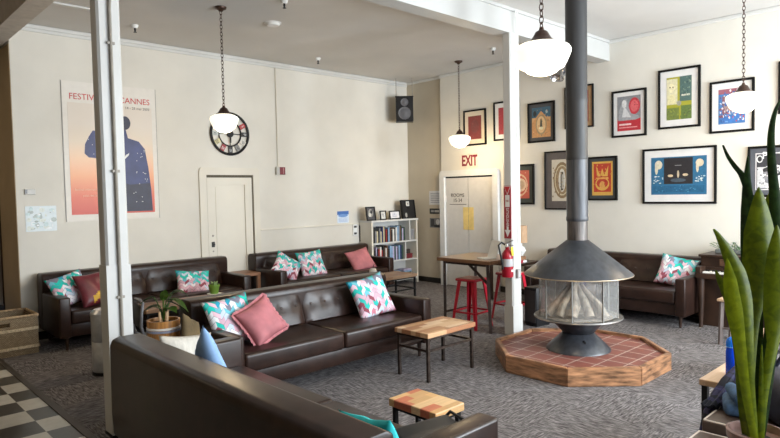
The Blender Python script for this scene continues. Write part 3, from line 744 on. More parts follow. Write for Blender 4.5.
FX, FY = 5.432, 3.026
fp = thing('fireplace', 'freestanding black cone fireplace with glass sides and a tall flue pipe', 'fireplace', (FX, FY, .135))
z = -.135
CONE = mat('cone_black_paint', (.035, .038, .045), .33, .0, var=.15, scale=1, stretch=(30, 30, 2))
HOOD = mat('hood_steel', (.04, .044, .052), .38, .2, var=.18, scale=1, stretch=(18, 18, 2))
PIPE = mat('flue_steel', (.05, .052, .058), .45, .25, var=.25, scale=1, stretch=(30, 30, 3))
PIPE2 = mat('bare_steel', (.085, .073, .066), .45, .3, var=.35, scale=1, stretch=(40, 40, 5))
MB().lathe([(0, z+.135), (.31, z+.135), (.305, z+.15), (.15, z+.30), (.14, z+.302), (0, z+.302)], 48).build('pedestal', CONE, fp, True)
MB().lathe([(.14, z+.30), (.15, z+.302), (.265, z+.43), (0, z+.43)], 48).build('bowl', CONE, fp, True)
MB().lathe([(0, z+.425), (.30, z+.425), (.41, z+.45), (.425, z+.46), (.42, z+.47), (.38, z+.467), (.34, z+.455), (0, z+.455)], 56).build('tray', mat('tray_steel', (.20, .19, .18), .35, .6), fp, True)
MB().lathe([(.0, z+.457), (.33, z+.459)], 30).build('ash_bed', mat('ash', (.32, .26, .2), .95, var=.3, scale=30), fp)
GL = glass_mat('fire_glass', .85, (.98, .98, .97))
gv = octv(.372, PI/8-.02)
FRM = mat('glass_frame', (.28, .27, .25), .35, .4)
for k in range(8):
    a, c = Vector((*gv[k], 0)), Vector((*gv[(k+1) % 8], 0)); d_ = (c-a); l_ = d_.length; an = math.atan2(d_.y, d_.x)
    MB().box(.012, l_-.012, -.0025, .0025, z+.47, z+.87, M=T(*a) @ Matrix.Rotation(an, 4, 'Z')).build('glass_panel', GL, fp)
    MB().box(-.006, .006, -.006, .006, z+.465, z+.885, .002, M=T(*a) @ Matrix.Rotation(an, 4, 'Z')).build('glass_post', FRM, fp)
MB().lathe([(.515, z+.875), (.518, z+.883), (.51, z+.89), (.104, z+1.215), (.10, z+1.215), (.50, z+.887), (.505, z+.877)], 64).build('hood', HOOD, fp, True)
MB().torus(.513, .0065, T(0, 0, z+.879), 64, 8).build('hood_rim', mat('brass_rim', (.46, .36, .25), .35, .6), fp, True)
MB().lathe([(.098, z+1.20), (.098, z+1.43)], 36).build('flue_collar', PIPE2, fp, True)
MB().lathe([(.101, z+1.40), (.106, z+1.41), (.106, z+1.44), (.102, z+1.45), (.102, z+2.02)], 36).build('flue_pipe', PIPE, fp, True)
MB().lathe([(.102, z+2.0), (.105, z+2.01), (.105, z+2.04), (.1025, z+2.05), (.1025, z+2.55), (.105, z+2.56), (.105, z+2.59), (.1025, z+2.6), (.1025, z+3.82)], 36).build('flue_pipe', mat('flue_black', (.022, .022, .023), .55, .05, var=.15, scale=1, stretch=(20, 20, 2)), fp, True)
MB().lathe([(.10, z+3.80), (.17, z+3.80), (.17, z+3.826)], 36).build('ceiling_collar', PIPE, fp, True)
MB().lathe([(0, .05), (.012, .05), (.012, 0)], 10, T(-.2, -.17, .13) @ Matrix.Rotation(R(90), 4, 'X') @ Matrix.Rotation(R(-50), 4, 'Y')).build('gas_valve', BLACK, fp, True)
LOG = mat('ash_grey_log', (.40, .325, .25), .85, var=.3, scale=1, stretch=(30, 30, 6), bump=.6)
logs = [((-.30, -.02), (-.05, .05), .034, 'leftmost', .30), ((-.22, -.10), (-.03, .0), .03, 'second from left', .31), ((-.10, -.16), (-.01, .03), .036, 'third from left', .33), ((.06, -.18), (.0, .02), .036, 'fourth from left', .32), ((.17, -.12), (.02, .05), .032, 'second from right', .33), ((.22, -.20), (.03, -.02), .03, 'rightmost', .29), ((.05, .22), (.02, .09), .032, 'rearmost', .31)]
ca, sa = math.cos(R(-43.6)), math.sin(R(-43.6))
for (a, c, r_, w_, ht) in logs:
    A = Vector((a[0]*ca-a[1]*sa, a[0]*sa+a[1]*ca, 0)); B = Vector((c[0]*ca-c[1]*sa, c[0]*sa+c[1]*ca, ht))
    pts = [A+(B-A)*f+Vector((.008*math.sin(9*f+a[0]*20), .008*math.cos(7*f+a[1]*30), 0)) for f in [k/7 for k in range(8)]]
    b = MB().tube(pts, [r_*(1.35-.55*f/7+.06*math.sin(f*2.3+a[0]*9)) for f in range(8)], 9)
    o = b.build('fire_log', LOG, None, True, (FX, FY, .478)); tag(o, 'pale ash-grey log leaning in the glass fireplace, %s of its pile' % w_, 'log', 'logs in the fireplace')
bx = thing('heater', 'black upright box heater on the carpet behind the fireplace', 'heater', (6.60, 4.24, 0), R(-8))
MB().box(-.13, .13, -.1, .1, .012, .49, .012).build('case', BLACK, bx, True)
MB().box(-.134, -.13, -.085, .085, .05, .45).build('grille', mat('dark_grille', (.03, .03, .032), .5), bx)
MB().box(-.12, .12, -.09, .09, 0, .014).build('foot', BLACK, bx)
cbx = thing('cardboard_box', 'small brown cardboard box at the foot of the right post', 'box', (6.17, 4.33, 0), R(8))
MB().box(-.07, .07, -.06, .06, 0, .2, .003).build('carton', mat('cardboard', (.33, .2, .1), .8), cbx)
MB().box(-.072, .072, -.012, .012, .03, .202).build('tape', mat('packing_tape', (.42, .28, .15), .4), cbx)

# ------------------------------------------------------------------ pendants
SHADE = mat('opal_glass', (.9, .88, .82), .3, emit=(1., .93, .72), estr=.62)
def pendant(label, x, y, cap_m, z0_=2.425, k_=1.):
    p = thing('pendant_light', label, 'pendant light', (x, y, z0_), 0, 'schoolhouse pendant lights')
    MB().lathe([(0, 0), (.055, .006), (.09, .02), (.105, .035), (.138, .052), (.158, .088), (.178, .135), (.181, .158), (.17, .178), (.13, .198), (.09, .208), (.07, .214)], 36, Matrix.Diagonal((k_, k_, 1, 1))).build('shade', SHADE, p, True)
    MB().lathe([(.088, .202), (.088, .212), (.068, .224), (.052, .248), (.038, .274), (.018, .285), (.012, .305), (0, .305)], 24).build('fitter_cap', cap_m, p, True)
    b = MB(); zt = ZC-z0_-.05; z_ = .31; k = 0
    while z_ < zt:
        b.torus(.014, .0034, T(0, 0, z_) @ Matrix.Rotation(R(90*(k % 2)), 4, 'Z') @ Matrix.Rotation(R(90), 4, 'X') @ Matrix.Diagonal((1, 1.75, 1, 1)), 10, 5); z_ += .0395; k += 1
    b.build('chain', cap_m, p, True)
    MB().lathe([(0, ZC-z0_-.055), (.02, ZC-z0_-.05), (.03, ZC-z0_-.035), (.062, ZC-z0_-.02), (.066, ZC-z0_), (0, ZC-z0_)], 24).build('canopy', cap_m, p, True)
    l = bpy.data.lights.new('bulb', 'POINT'); l.energy = 20; l.color = (1, .76, .46); l.shadow_soft_size = .1
    o = bpy.data.objects.new('bulb', l); C.objects.link(o); o.parent = p; o.location = (0, 0, -.06)
    return p
pendant('white schoolhouse pendant lamp on a chain in front of the wall clock', 3.40, 6.245, BRASSDK, 2.43, .87)
pendant('white schoolhouse pendant lamp on a chain above the exit sign', 7.70, 6.385, BRASSDK)
pendant('largest white schoolhouse pendant lamp, nearest the camera, left of the flue pipe', 3.366, 2.113, BRASSDK, 2.435)
pendant('white schoolhouse pendant lamp on a chain in front of the blue framed poster at right', 6.968, 2.005, BRASSDK, 2.465, .92)

sl = thing('spotlight', 'small chrome spotlight on the picture wall just left of the flue pipe', 'spotlight', (XR, 4.88, 3.48), R(-90))
sl.scale = (1.4, 1.4, 1.4)
CHR = mat('chrome', (.6, .6, .62), .12, .9)
MB().lathe([(0, .03), (.05, .03), (.055, 0)], 20, T(0, 0, .02) @ ROTX).build('wall_plate', CHR, sl, True)
MB().tube([(0, -.02, .02), (0, -.08, .03), (0, -.11, -.01)], .012, 8).build('arm', CHR, sl, True)
MB().lathe([(0, .07), (.03, .068), (.06, .03), (.078, -.03), (.075, -.03), (.055, .02), (0, .05)], 24, T(0, -.12, -.04) @ Matrix.Rotation(R(-25), 4, 'X')).build('reflector', CHR, sl, True)

# ceiling fittings
sm = thing('smoke_detector', 'round white smoke detector on the ceiling', 'smoke detector', (4.19, 6.41, ZC))
MB().lathe([(0, -.035), (.07, -.035), (.085, -.02), (.09, 0)], 28).build('cover', PAPER, sm, True)
MB().lathe([(.09, -.008), (.105, -.006), (.105, 0)], 28).build('mount_ring', PAPER, sm, True)
for x, y, lb in ((2.95, 7.55, 'white ceiling sprinkler between the near post and the poster wall'), (5.78, 7.61, 'white ceiling sprinkler left of the corner loudspeaker'), (7.41, 5.48, 'ceiling sprinkler beside the right post'), (3.80, 5.58, 'ceiling sprinkler at the top edge above the wall clock')):
    s = thing('sprinkler', lb, 'sprinkler', (x, y, ZC), 0, 'ceiling sprinklers')
    MB().lathe([(0, -.04), (.03, -.04), (.042, -.005), (.042, 0)], 18).build('escutcheon', PAPER, s, True)
    MB().lathe([(0, -.09), (.02, -.09), (.02, -.085), (.007, -.08), (.012, -.06), (.012, -.04), (0, -.04)], 12).build('sprinkler_head', BLACK, s, True)

# ------------------------------------------------------------------ things on the back wall
po = thing('poster', 'tall festival poster with a peach to red sunset and a blue figure', 'poster', (2.89, YB-.006, 2.315))
PW, PH = 1.19, 1.77
MB().box(-PW/2, PW/2, -.004, .004, -PH/2, PH/2).build('sheet', mat('poster_paper', (.70, .66, .60), .5, var=.02), po)
m, nt, N, L, b_ = _new('sunset_print'); b_.inputs['Roughness'].default_value = .45
t_c = N.new('ShaderNodeTexCoord'); s_ = N.new('ShaderNodeSeparateXYZ'); L.new(t_c.outputs['Generated'], s_.inputs[0])
r_ = N.new('ShaderNodeValToRGB'); e = r_.color_ramp.elements
e[0].position = 0; e[0].color = srgb(196, 74, 58)+(1,); e[1].position = .82; e[1].color = srgb(214, 203, 190)+(1,)
for p_, c_ in ((.16, srgb(214, 104, 76)), (.34, srgb(228, 160, 118)), (.5, srgb(228, 188, 154)), (.66, srgb(218, 202, 182))): k_ = e.new(p_); k_.color = c_+(1,)
L.new(s_.outputs['Z'], r_.inputs[0]); L.new(r_.outputs[0], b_.inputs['Base Color'])
MB().box(-.53, .53, -.006, -.004, -.80, .62).build('print', m, po)
NAVY, NAVY2 = mat('ink_navy', srgb(52, 62, 110), .5, var=.12, scale=5), mat('ink_dark_navy', srgb(42, 44, 66), .5, var=.1)
b = MB()
b.prism([(-.24, .28), (-.17, .27), (-.10, .40), (.0, .50), (.1, .48), (.16, .38), (.2, .20), (.34, .16), (.42, .06), (.46, -.2), (.49, -.5), (.5, -.78), (.0, -.78), (-.02, -.1), (-.15, -.08), (-.30, -.07), (-.35, -.02), (-.34, .1), (-.29, .2)], -.0075, -.006)
b.prism(ell(.17, .40, .07, .09), -.0077, -.006, mi=1)
b.prism([(.5, -.78), (.0, -.78), (.02, -.35), (.2, -.42), (.475, -.40)], -.008, -.006, mi=1)
rnd = random.Random(3)
for k in range(34):
    x_ = rnd.uniform(.22, .44) if k % 3 else rnd.uniform(-.3, -.1); z_ = rnd.uniform(-.7, .05) if k % 3 else rnd.uniform(-.03, .2)
    b.prism(ell(x_, z_, .006, .006, 5), -.0085, -.006, mi=2)
b.prism([(.1, -.12), (.13, -.1), (.2, -.03), (.21, .0), (.17, -.02), (.13, -.08)], -.0085, -.006, mi=2)
b.build('figure', [NAVY, NAVY2, PAPER], po)
PR = mat('poster_red', srgb(190, 50, 48), .6)
text_mesh('lettering', 'FESTIVAL DE CANNES', .108, PR, po, T(0, -.006, .695) @ FACE, sx=.97)
text_mesh('lettering', '14 - 25 mai 2003', .048, INK, po, T(.34, -.006, .60) @ FACE)
text_mesh('lettering', 'festival international du film', .04, mat('poster_pale', srgb(240, 200, 170), .6), po, T(-.26, -.008, -.48) @ FACE)
text_mesh('lettering', 'palais des festivals', .036, mat('poster_pale', srgb(240, 200, 170), .6), po, T(-.26, -.008, -.56) @ FACE)
for x in (-.592, .592): MB().box(x-.004, x+.004, -.007, .003, -PH/2, PH/2).build('edge_strip', mat('clear_edge', (.35, .33, .30), .4), po)

mp_ = thing('notice', 'pale blue and white map sheet on the wall left of the poster', 'notice', (2.015, YB-.003, 1.485))
sh = [(ell(rnd.uniform(-.42, .42), rnd.uniform(-.42, .42), rnd.uniform(.02, .1), rnd.uniform(.02, .1), 7), rnd.choice([(196, 214, 216), (176, 186, 184), (214, 220, 214), (160, 172, 168), (230, 234, 236)])) for k in range(46)]
print_mesh('sheet', .34, .31, (214, 224, 228), sh, mp_)
th = thing('thermostat', 'small grey thermostat plate on the wall above the map sheet', 'thermostat', (1.905, YB-.005, 1.815))
MB().box(-.06, .06, -.012, .005, -.035, .035, .006).build('case', mat('plate_grey', (.5, .49, .46), .4), th)
MB().box(-.055, -.03, -.015, -.011, -.025, .025).build('display', mat('plate_dark', (.08, .08, .08), .3), th)
cn = thing('notice', 'small blue and white notice on the wall above the sofa right of the door', 'notice', (6.77, YB-.003, 1.30))
print_mesh('sheet', .26, .21, (214, 226, 240), [(rect(-.5, .5, .2, .5), (62, 108, 178)), (ell(0, .12, .42, .14), (110, 150, 205))]+[(rect(-.4, .4, -.1-.1*k, -.06-.1*k), (140, 165, 205)) for k in range(4)], cn)
ip = thing('wall_intercom', 'white wall intercom plate with dark buttons left of the bookcase', 'intercom', (7.03, YB-.005, 1.055))
MB().box(-.05, .05, -.02, .005, -.10, .10, .008).build('plate', PAPER, ip)
for z_ in (.06, -.06): MB().box(-.03, .03, -.024, -.018, z_-.018, z_+.018).build('button', INK, ip)
hs = thing('wall_handset', 'black telephone handset hanging on the wall beside the bookcase', 'telephone', (7.165, YB-.008, .985))
MB().box(-.03, .03, -.045, .008, -.155, .155, .012).build('handset', BLACK, hs, True)
MB().box(-.02, .02, -.05, -.04, .08, .14, .003).build('earpiece', INK, hs)
fa = thing('fire_alarm', 'red and white fire alarm strobe on a thin conduit below the ceiling', 'fire alarm', (5.475, YB-.004, 2.10))
MB().box(-.085, .085, -.05, .004, -.065, .065, .008).build('back_box', mat('plate_grey', (.5, .49, .46)), fa)
MB().box(-.03, .07, -.058, -.048, -.06, .06, .004).build('red_lens', mat('alarm_red', (.17, .012, .028), .4), fa)
MB().box(.03, .042, -.062, -.05, -.05, .05, .003).build('strobe', mat('alarm_pink', (.45, .25, .25), .4), fa)
MB().tube([(-.035, -.012, .06), (-.035, -.012, ZC-.09-2.10)], .009, 8).build('conduit', DOORP, fa, True)

ck = thing('wall_clock', 'large black skeleton wall clock with twelve coloured number plates', 'clock', (4.60, YB-.02, 2.65))
ck.scale = (.92, .92, .92)
ROT = Matrix.Rotation(R(90), 4, 'X')
MB().torus(.335, .022, ROT, 56, 8).build('rim', BLACK, ck, True)
MB().torus(.20, .012, ROT, 48, 6).build('inner_ring', BLACK, ck, True)
MB().lathe([(0, .02), (.055, .02), (.06, 0)], 24, ROT).build('hub', BLACK, ck, True)
pc = [(205, 190, 140), (180, 190, 180), (170, 60, 60), (40, 40, 44), (210, 205, 195), (120, 120, 118), (44, 40, 40), (150, 50, 54), (205, 195, 150), (190, 195, 190), (150, 150, 145), (200, 170, 120)]
nm = ['XII', 'I', 'II', 'III', 'IIII', 'V', 'VI', 'VII', 'VIII', 'IX', 'X', 'XI']
for k in range(12):
    a = -k*PI/6+PI/2; M = Matrix.Rotation(-(a-PI/2), 4, 'Y') @ T(0, 0, .268)
    t0 = MB().box(-.036, .036, -.006, .006, -.058, .058, M=M).build('number_plate', mat('plate_%d' % k, srgb(*pc[k]), .5), ck)
    text_mesh('numeral', nm[k], .07, INK if sum(pc[k]) > 330 else PAPER, t0, M @ T(0, -.007, 0) @ FACE, sx=.7)
for a, l_, w_ in ((R(93), .25, .012), (R(182), .15, .018)):
    MB().box(-w_/2, w_/2, -.03, -.024, -.05, l_, M=Matrix.Rotation(a, 4, 'Y')).build('hand', BLACK, ck)
for a in (0, PI/2, PI, 3*PI/2): MB().box(-.005, .005, -.004, .004, .05, .2, M=Matrix.Rotation(a, 4, 'Y')).build('spoke', BLACK, ck)

sp_ = thing('loudspeaker', 'black loudspeaker hanging from the ceiling in the corner', 'speaker', (8.03, 7.97, 3.02), R(-44))
MB().box(-.16, .16, -.12, .12, 0, .46, .008).build('cabinet', BLACK, sp_)
for z_, r__ in ((.15, .105), (.35, .06)):
    MB().lathe([(r__, 0), (r__+.012, .004), (r__+.012, 0)], 26, T(0, -.122, z_) @ ROT).lathe([(r__, .0), (r__*.5, -.0), (r__*.25, .006), (0, .008)], 26, T(0, -.122, z_) @ ROT).build('driver_cone', mat('driver_grey', (.10, .10, .11), .4), sp_, True)
MB().box(-.17, .17, -.03, .03, .46, .478).build('mount_bar', BLACK, sp_)
for sx in (-1, 1): MB().tube([(sx*.15, 0, .47), (sx*.15, 0, ZC-3.02)], .006, 6).build('hanger_rod', mat('conduit_grey', (.3, .27, .23)), sp_)

# ------------------------------------------------------------------ bookcase
bcx0, bcx1, bcy0, bcy1 = 7.135, 8.31, 7.96, 8.28
bc = thing('bookcase', 'white open bookcase with four shelves in the corner', 'bookcase', ((bcx0+bcx1)/2, bcy0, 0))
w_ = (bcx1-bcx0)/2; dp = bcy1-bcy0
for sx in (-1, 1):
    a, c = sorted((sx*w_, sx*(w_-.035))); MB().box(a, c, 0, dp, 0, 1.215).build('side_panel', DOORP, bc)
MB().box(-w_+.035, w_-.035, dp-.012, dp, .05, 1.2).build('back_panel', WHITE, bc)
SH = [.08, .445, .79]
for z_ in SH: MB().box(-w_+.035, w_-.035, 0, dp-.012, z_, z_+.025).build('shelf', WHITE, bc)
MB().box(-w_-.01, w_+.01, -.015, dp, 1.19, 1.22).build('top', WHITE, bc)
MB().box(w_-.21, w_-.185, .01, dp-.012, .815, 1.19).build('divider', WHITE, bc)
MB().box(w_-.33, w_-.305, .01, dp-.012, .47, .79).build('divider', WHITE, bc)
rb_ = random.Random(5)
bcols = [('black', (24, 24, 28)), ('white', (214, 210, 204)), ('red', (142, 36, 34)), ('navy', (36, 44, 84)), ('cream', (200, 186, 150)), ('grey', (120, 122, 126)), ('pale violet', (176, 168, 196)), ('brown', (92, 62, 44)), ('dark green', (40, 66, 54)), ('yellow', (204, 170, 60)), ('light blue', (130, 160, 190))]
ordn = ['first', 'second', 'third', 'fourth', 'fifth', 'sixth', 'seventh', 'eighth', 'ninth', 'tenth', 'eleventh', 'twelfth', 'thirteenth', 'fourteenth', 'fifteenth', 'sixteenth', 'seventeenth', 'eighteenth', 'nineteenth', 'twentieth', 'twenty-first', 'twenty-second', 'twenty-third', 'twenty-fourth', 'twenty-fifth', 'twenty-sixth']
def books(shelf, z_, x0, x1, hmin, hmax, group):
    x = x0; k = 0
    while x < x1-.02 and k < len(ordn):
        th_ = rb_.uniform(.022, .042); h_ = rb_.uniform(hmin, hmax); d_ = rb_.uniform(.16, .2)
        nmc, c_ = bcols[rb_.choice([0, 0, 1, 1, 2, 3, 4, 5, 6, 7, 8, 10, 0, 1, 5, 7, 0])]
        o = MB().box(0, th_, 0, d_, 0, h_, .002, 1).build('book', [mat('book_'+nmc.replace(' ', '_'), srgb(*c_), .5, var=.1), mat('book_label', (.5, .45, .4), .5)], None, False, (x, bcy0+.03, z_))
        tag(o, '%s book, %s from the left on the %s shelf of the bookcase' % (nmc, ordn[k], shelf), 'book', group)
        x += th_+.003; k += 1
books('upper', .8155, bcx0+.045, bcx1-.30, .2, .29, 'books on the upper shelf')
books('middle', .4705, bcx0+.045, bcx1-.37, .2, .285, 'books on the middle shelf')
# lying stacks on the lowest shelf and odd items
zz = .1055
for k, (nmc, hgt) in enumerate((('red', .03), ('white', .035), ('navy', .025), ('cream', .03), ('light blue', .028))):
    o = MB().box(-.12, .12, -.08, .08, 0, hgt, .003, 1).build('book', mat('book_'+nmc.replace(' ', '_'), (.5, .5, .5)), None, False, (bcx0+.62+.01*(k % 2), bcy0+.12, zz)); o.rotation_euler = (0, 0, R(3*(k % 3)-3)); zz += hgt+.0005
    tag(o, '%s book lying in the left stack on the lowest shelf, %s from bottom' % (nmc, ordn[k]), 'book', 'books lying on the lowest shelf')
zz = .1055
for k, (nmc, hgt) in enumerate((('brown', .04), ('grey', .03), ('dark green', .035), ('light blue', .03), ('pale violet', .03))):
    o = MB().box(-.1, .1, -.08, .08, 0, hgt, .003, 1).build('book', mat('book_'+nmc.replace(' ', '_'), (.5, .5, .5)), None, False, (bcx0+.93+.01*(k % 2), bcy0+.12, zz)); o.rotation_euler = (0, 0, R(4*(k % 2)-2)); zz += hgt+.0005
    tag(o, '%s book lying in the right stack on the lowest shelf, %s from bottom' % (nmc, ordn[k]), 'book', 'books lying on the lowest shelf')
def storage(label, name, x, y, z_, w, d, h, m_, cat):
    o = thing(name, label, cat, (x, y, z_)); MB().box(-w/2, w/2, -d/2, d/2, 0, h*.78, .003, 1).build('box', m_, o); MB().box(-w/2-.004, w/2+.004, -d/2-.004, d/2+.004, h*.78, h, .003, 1).build('lid', m_, o); return o
storage('grey keepsake box standing right of the divider on the upper shelf', 'storage_box', bcx1-.105, bcy0+.13, .8155, .10, .18, .2, mat('box_grey', (.22, .22, .23), .6), 'box')
storage('dark red box right of the divider on the middle shelf', 'storage_box', bcx1-.20, bcy0+.12, .4705, .16, .18, .09, mat('box_red', (.16, .02, .025), .5), 'box')
storage('small dark box on top of the red box on the middle shelf', 'storage_box', bcx1-.19, bcy0+.12, .561, .09, .12, .08, mat('box_brown', (.05, .035, .03), .5), 'box')
storage('white basket box at the left of the lowest shelf', 'storage_box', bcx0+.24, bcy0+.12, .1055, .3, .18, .16, PAPER, 'box')
# picture frames standing on top
def desk_frame(label, x, w, h, fm, base, shapes, rz=0., th_=.02, y=8.04, fw=.02):
    f = thing('picture_frame', label, 'picture frame', (x, y, 1.2205), R(rz), 'frames on the bookcase top')
    M = Matrix.Rotation(R(-8), 4, 'X')
    b = MB(); 
    for q in ((-w/2, w/2, 0, fw), (-w/2, w/2, h-fw, h), (-w/2, -w/2+fw, fw, h-fw), (w/2-fw, w/2, fw, h-fw)): b.box(q[0], q[1], -th_/2, th_/2, q[2], q[3], M=M)
    b.box(-w/2+.004, w/2-.004, th_/2-.006, th_/2-.002, .004, h-.004, M=M)
    b.build('frame', fm, f)
    o = print_mesh('print', w-2*fw, h-2*fw, base, shapes, f); o.matrix_local = M @ T(0, .002, h/2)
    MB().bar((0, .012, h*.6), (0, .09+h*.12, .004), .02, .004).build('stand', fm, f)
    return f
desk_frame('black frame with a dark photograph, leftmost on the bookcase top', 7.21, .22, .25, BLACK, (70, 70, 74), [(ell(0, .05, .3, .35), (150, 148, 144)), (ell(.1, .15, .14, .16), (40, 40, 44)), (ell(-.15, -.1, .16, .18), (200, 198, 190))], 0)
desk_frame('small black frame with a pale card on the bookcase top', 7.505, .14, .17, BLACK, (206, 204, 196), [(ell(0, 0, .2, .3), (170, 168, 170))], -8)
desk_frame('low dark frame with a white certificate on the bookcase top', 7.80, .27, .16, BLACK, (220, 218, 220), [(ell(0, 0, .3, .3), (196, 196, 206)), (rect(-.3, .3, -.3, -.25), (150, 150, 160))], 0)
cdl = thing('ornament', 'thin yellow ornament between the small frames on the bookcase top', 'ornament', (7.605, 8.08, 1.2205))
MB().lathe([(0, 0), (.018, 0), (.022, .03), (.012, .07), (.016, .12), (0, .15)], 12).build('body', mat('gold_ornament', (.52, .36, .12), .4), cdl, True)
bf = desk_frame('large square black shadow box with a small white card, rightmost on the bookcase top', 8.17, .35, .35, BLACK, (22, 22, 24), [(rect(-.12, .14, .18, .46), (200, 200, 194)), (rect(-.06, .08, .26, .38), (140, 140, 140)), (ell(-.2, -.34, .08, .14), (170, 168, 160))], 0, .05, fw=.012)

# ------------------------------------------------------------------ right wall: signs and notices
def on_right(y, z_, off=.004): return (XR-off, y, z_)
RW = R(-90)
for y0_, y1_, z0_, z1_, lb, base, sh in (
    (7.44, 7.74, 1.47, 1.73, 'white notice sheet, top of the three left of the exit door', (208, 210, 214), [(rect(-.38, .38, .3-.13*k, .35-.13*k), (140, 146, 160)) for k in range(6)]),
    (7.45, 7.735, 1.30, 1.40, 'narrow black sign between the two sheets left of the exit door', (34, 34, 36), [(rect(-.38, -.1, -.2, .2), (150, 150, 150)), (rect(-.05, .36, -.2, .2), (170, 170, 170))]),
    (7.44, 7.735, 1.04, 1.22, 'small grey photo print, lowest of the three left of the exit door', (120, 122, 126), [(rect(-.4, -.1, -.4, .4), (60, 62, 66)), (ell(.2, .1, .16, .3), (210, 210, 212)), (rect(-.1, .4, -.45, -.2), (40, 42, 44))])):
    # these hang on the set-back piece of wall beside the corner
    o = thing('notice', lb, 'notice', (XR+.066, (y0_+y1_)/2+.02, (z0_+z1_)/2), RW); print_mesh('sheet', (y1_-y0_)*.97, z1_-z0_, base, sh, o)
ex = thing('exit_sign', 'white sign with red EXIT lettering above the double door', 'sign', on_right(6.715, 2.245), RW)
MB().box(-.18, .18, -.006, .003, -.125, .125, .003).build('plate', mat('exit_plate', (.66, .60, .50), .5), ex)
text_mesh('lettering', 'EXIT', .255, mat('exit_red', (.20, .008, .025), .5), ex, T(0, -.008, -.005) @ FACE, sx=.66, depth=.002, bold=.008)
fs = thing('fire_sign', 'tall red arrow sign reading fire extinguisher on the right post', 'sign', (5.898, 4.18, 1.46), RW)
MB().box(-.05, .05, -.003, .003, -.31, .31).build('plate', SIGNRED, fs)
b = MB(); b.prism([(-.042, .30), (.042, .30), (0, .215)], -.006, -.002); b.build('top_arrow', mat('sign_bright_red', (.5, .02, .03), .5), fs)
b = MB(); b.prism([(-.047, .305), (.047, .305), (0, .20)], -.0045, -.002).box(-.03, .03, -.0045, -.002, .06, .2); b.build('white_patch', PAPER, fs)
b = MB(); b.prism([(-.04, -.21), (.04, -.21), (0, -.29)], -.006, -.002).box(-.012, .012, -.006, -.002, -.21, -.17).build('arrow', PAPER, fs)
text_mesh('lettering', 'FIRE', .034, SIGNRED, fs, T(0, -.006, .13) @ FACE, sx=.7)
text_mesh('lettering', 'EXTINGUISHER', .052, PAPER, fs, T(0, -.006, -.06) @ FACE @ Matrix.Rotation(R(-90), 4, 'Z'), sx=.62)
fe = thing('fire_extinguisher', 'red fire extinguisher with yellow tag hanging on the right post', 'fire extinguisher', (5.832, 4.145, .70))
MB().lathe([(0, 0), (.062, .004), (.066, .02), (.066, .24), (.062, .28), (.035, .32), (.022, .33), (.022, .36), (0, .36)], 26).build('cylinder', RED, fe, True)
MB().lathe([(.0668, .13), (.0672, .135), (.0672, .215), (.0668, .22)], 26).build('instruction_band', mat('band_grey', (.5, .5, .52), .4), fe, True)
MB().box(-.018, .018, -.069, -.066, .07, .095).build('emblem', PAPER, fe)
MB().box(-.02, .02, -.02, .02, .355, .40, .004).bar((0, 0, .40), (-.02, -.10, .44), .018, .01).bar((0, 0, .38), (-.02, -.10, .38), .016, .01).build('valve', mat('valve_grey', (.25, .24, .23), .3, .6), fe)
MB().lathe([(0, .012), (.018, .012), (.02, 0)], 14, T(-.022, -.01, .375) @ Matrix.Rotation(R(-90), 4, 'Y')).build('gauge', PAPER, fe)
MB().tube([(0, .02, .375), (-.04, .05, .41), (-.085, .06, .38), (-.09, .04, .3), (-.075, .02, .18), (-.074, .01, .1)], .011, 8).build('hose', BLACK, fe, True)
MB().box(-.022, .022, -.0015, .0015, -.10, 0, M=T(-.01, -.075, .36) @ Matrix.Rotation(R(-8), 4, 'Y')).build('inspection_tag', mat('tag_yellow', (.85, .62, .05), .5), fe)
MB().box(.06, .082, -.03, .03, .1, .3).build('wall_bracket', BLACK, fe)

# ------------------------------------------------------------------ framed prints
FRAMEB = mat('black_frame', (.006, .0055, .005), .5, spec=.15)
FRAMEG = mat('charcoal_mat_board', (.06, .06, .065), .7)
MATW = mat('white_mat_board', (.70, .685, .67), .7, var=.02)
MATC = mat('cream_mat_board', (.66, .58, .46), .7, var=.02)
def art(label, y0_, y1_, zb, zt, mb, mw, base, shapes, fw=.028, name='framed_print', lettering=None):
    w, h = y1_-y0_, zt-zb
    f = thing(name, label, 'framed print', (XR, (y0_+y1_)/2, (zb+zt)/2), RW, 'framed prints on the right wall')
    b = MB()
    for q in ((-w/2, w/2, -h/2, -h/2+fw), (-w/2, w/2, h/2-fw, h/2), (-w/2, -w/2+fw, -h/2+fw, h/2-fw), (w/2-fw, w/2, -h/2+fw, h/2-fw)): b.box(q[0], q[1], -.03, .0, q[2], q[3], .003, 1)
    b.build('frame', FRAMEB, f)
    MB().box(-w/2+fw-.002, w/2-fw+.002, -.012, -.004, -h/2+fw-.002, h/2-fw+.002).build('mat_board', mb, f)
    pw, ph = w-2*fw-2*mw, h-2*fw-2*mw*1.05
    p_ = print_mesh('print', pw, ph, base, shapes, f, y=-.0125)
    if lettering:
        for (s, size, x_, z_, c_) in lettering: text_mesh('lettering', s, size, mat('ink_%02x%02x%02x' % c_, srgb(*c_), .5), p_, T(x_, -.018, z_) @ FACE, depth=.0008)
    return f
ra = random.Random(11)
def flecks(n, cols, x0=-.45, x1=.45, z0_=-.45, z1_=.45, s=.03):
    return [(ell(ra.uniform(x0, x1), ra.uniform(z0_, z1_), ra.uniform(.4*s, s), ra.uniform(.4*s, s), 6), ra.choice(cols)) for k in range(n)]
art('small framed red print with a cream mat, upper row leftmost by the far pendant', 6.34, 6.83, 2.505, 3.12, MATC, .075, (122, 54, 52), [(ell(0, .05, .3, .3), (112, 60, 58))]+flecks(40, [(108, 50, 50), (140, 76, 70), (106, 80, 78)]))
art('framed red print with white mat half hidden by the right post, upper row', 5.68, 6.18, 2.545, 3.19, MATW, .07, (156, 52, 60), flecks(60, [(132, 40, 50), (176, 84, 86), (104, 54, 70)]))
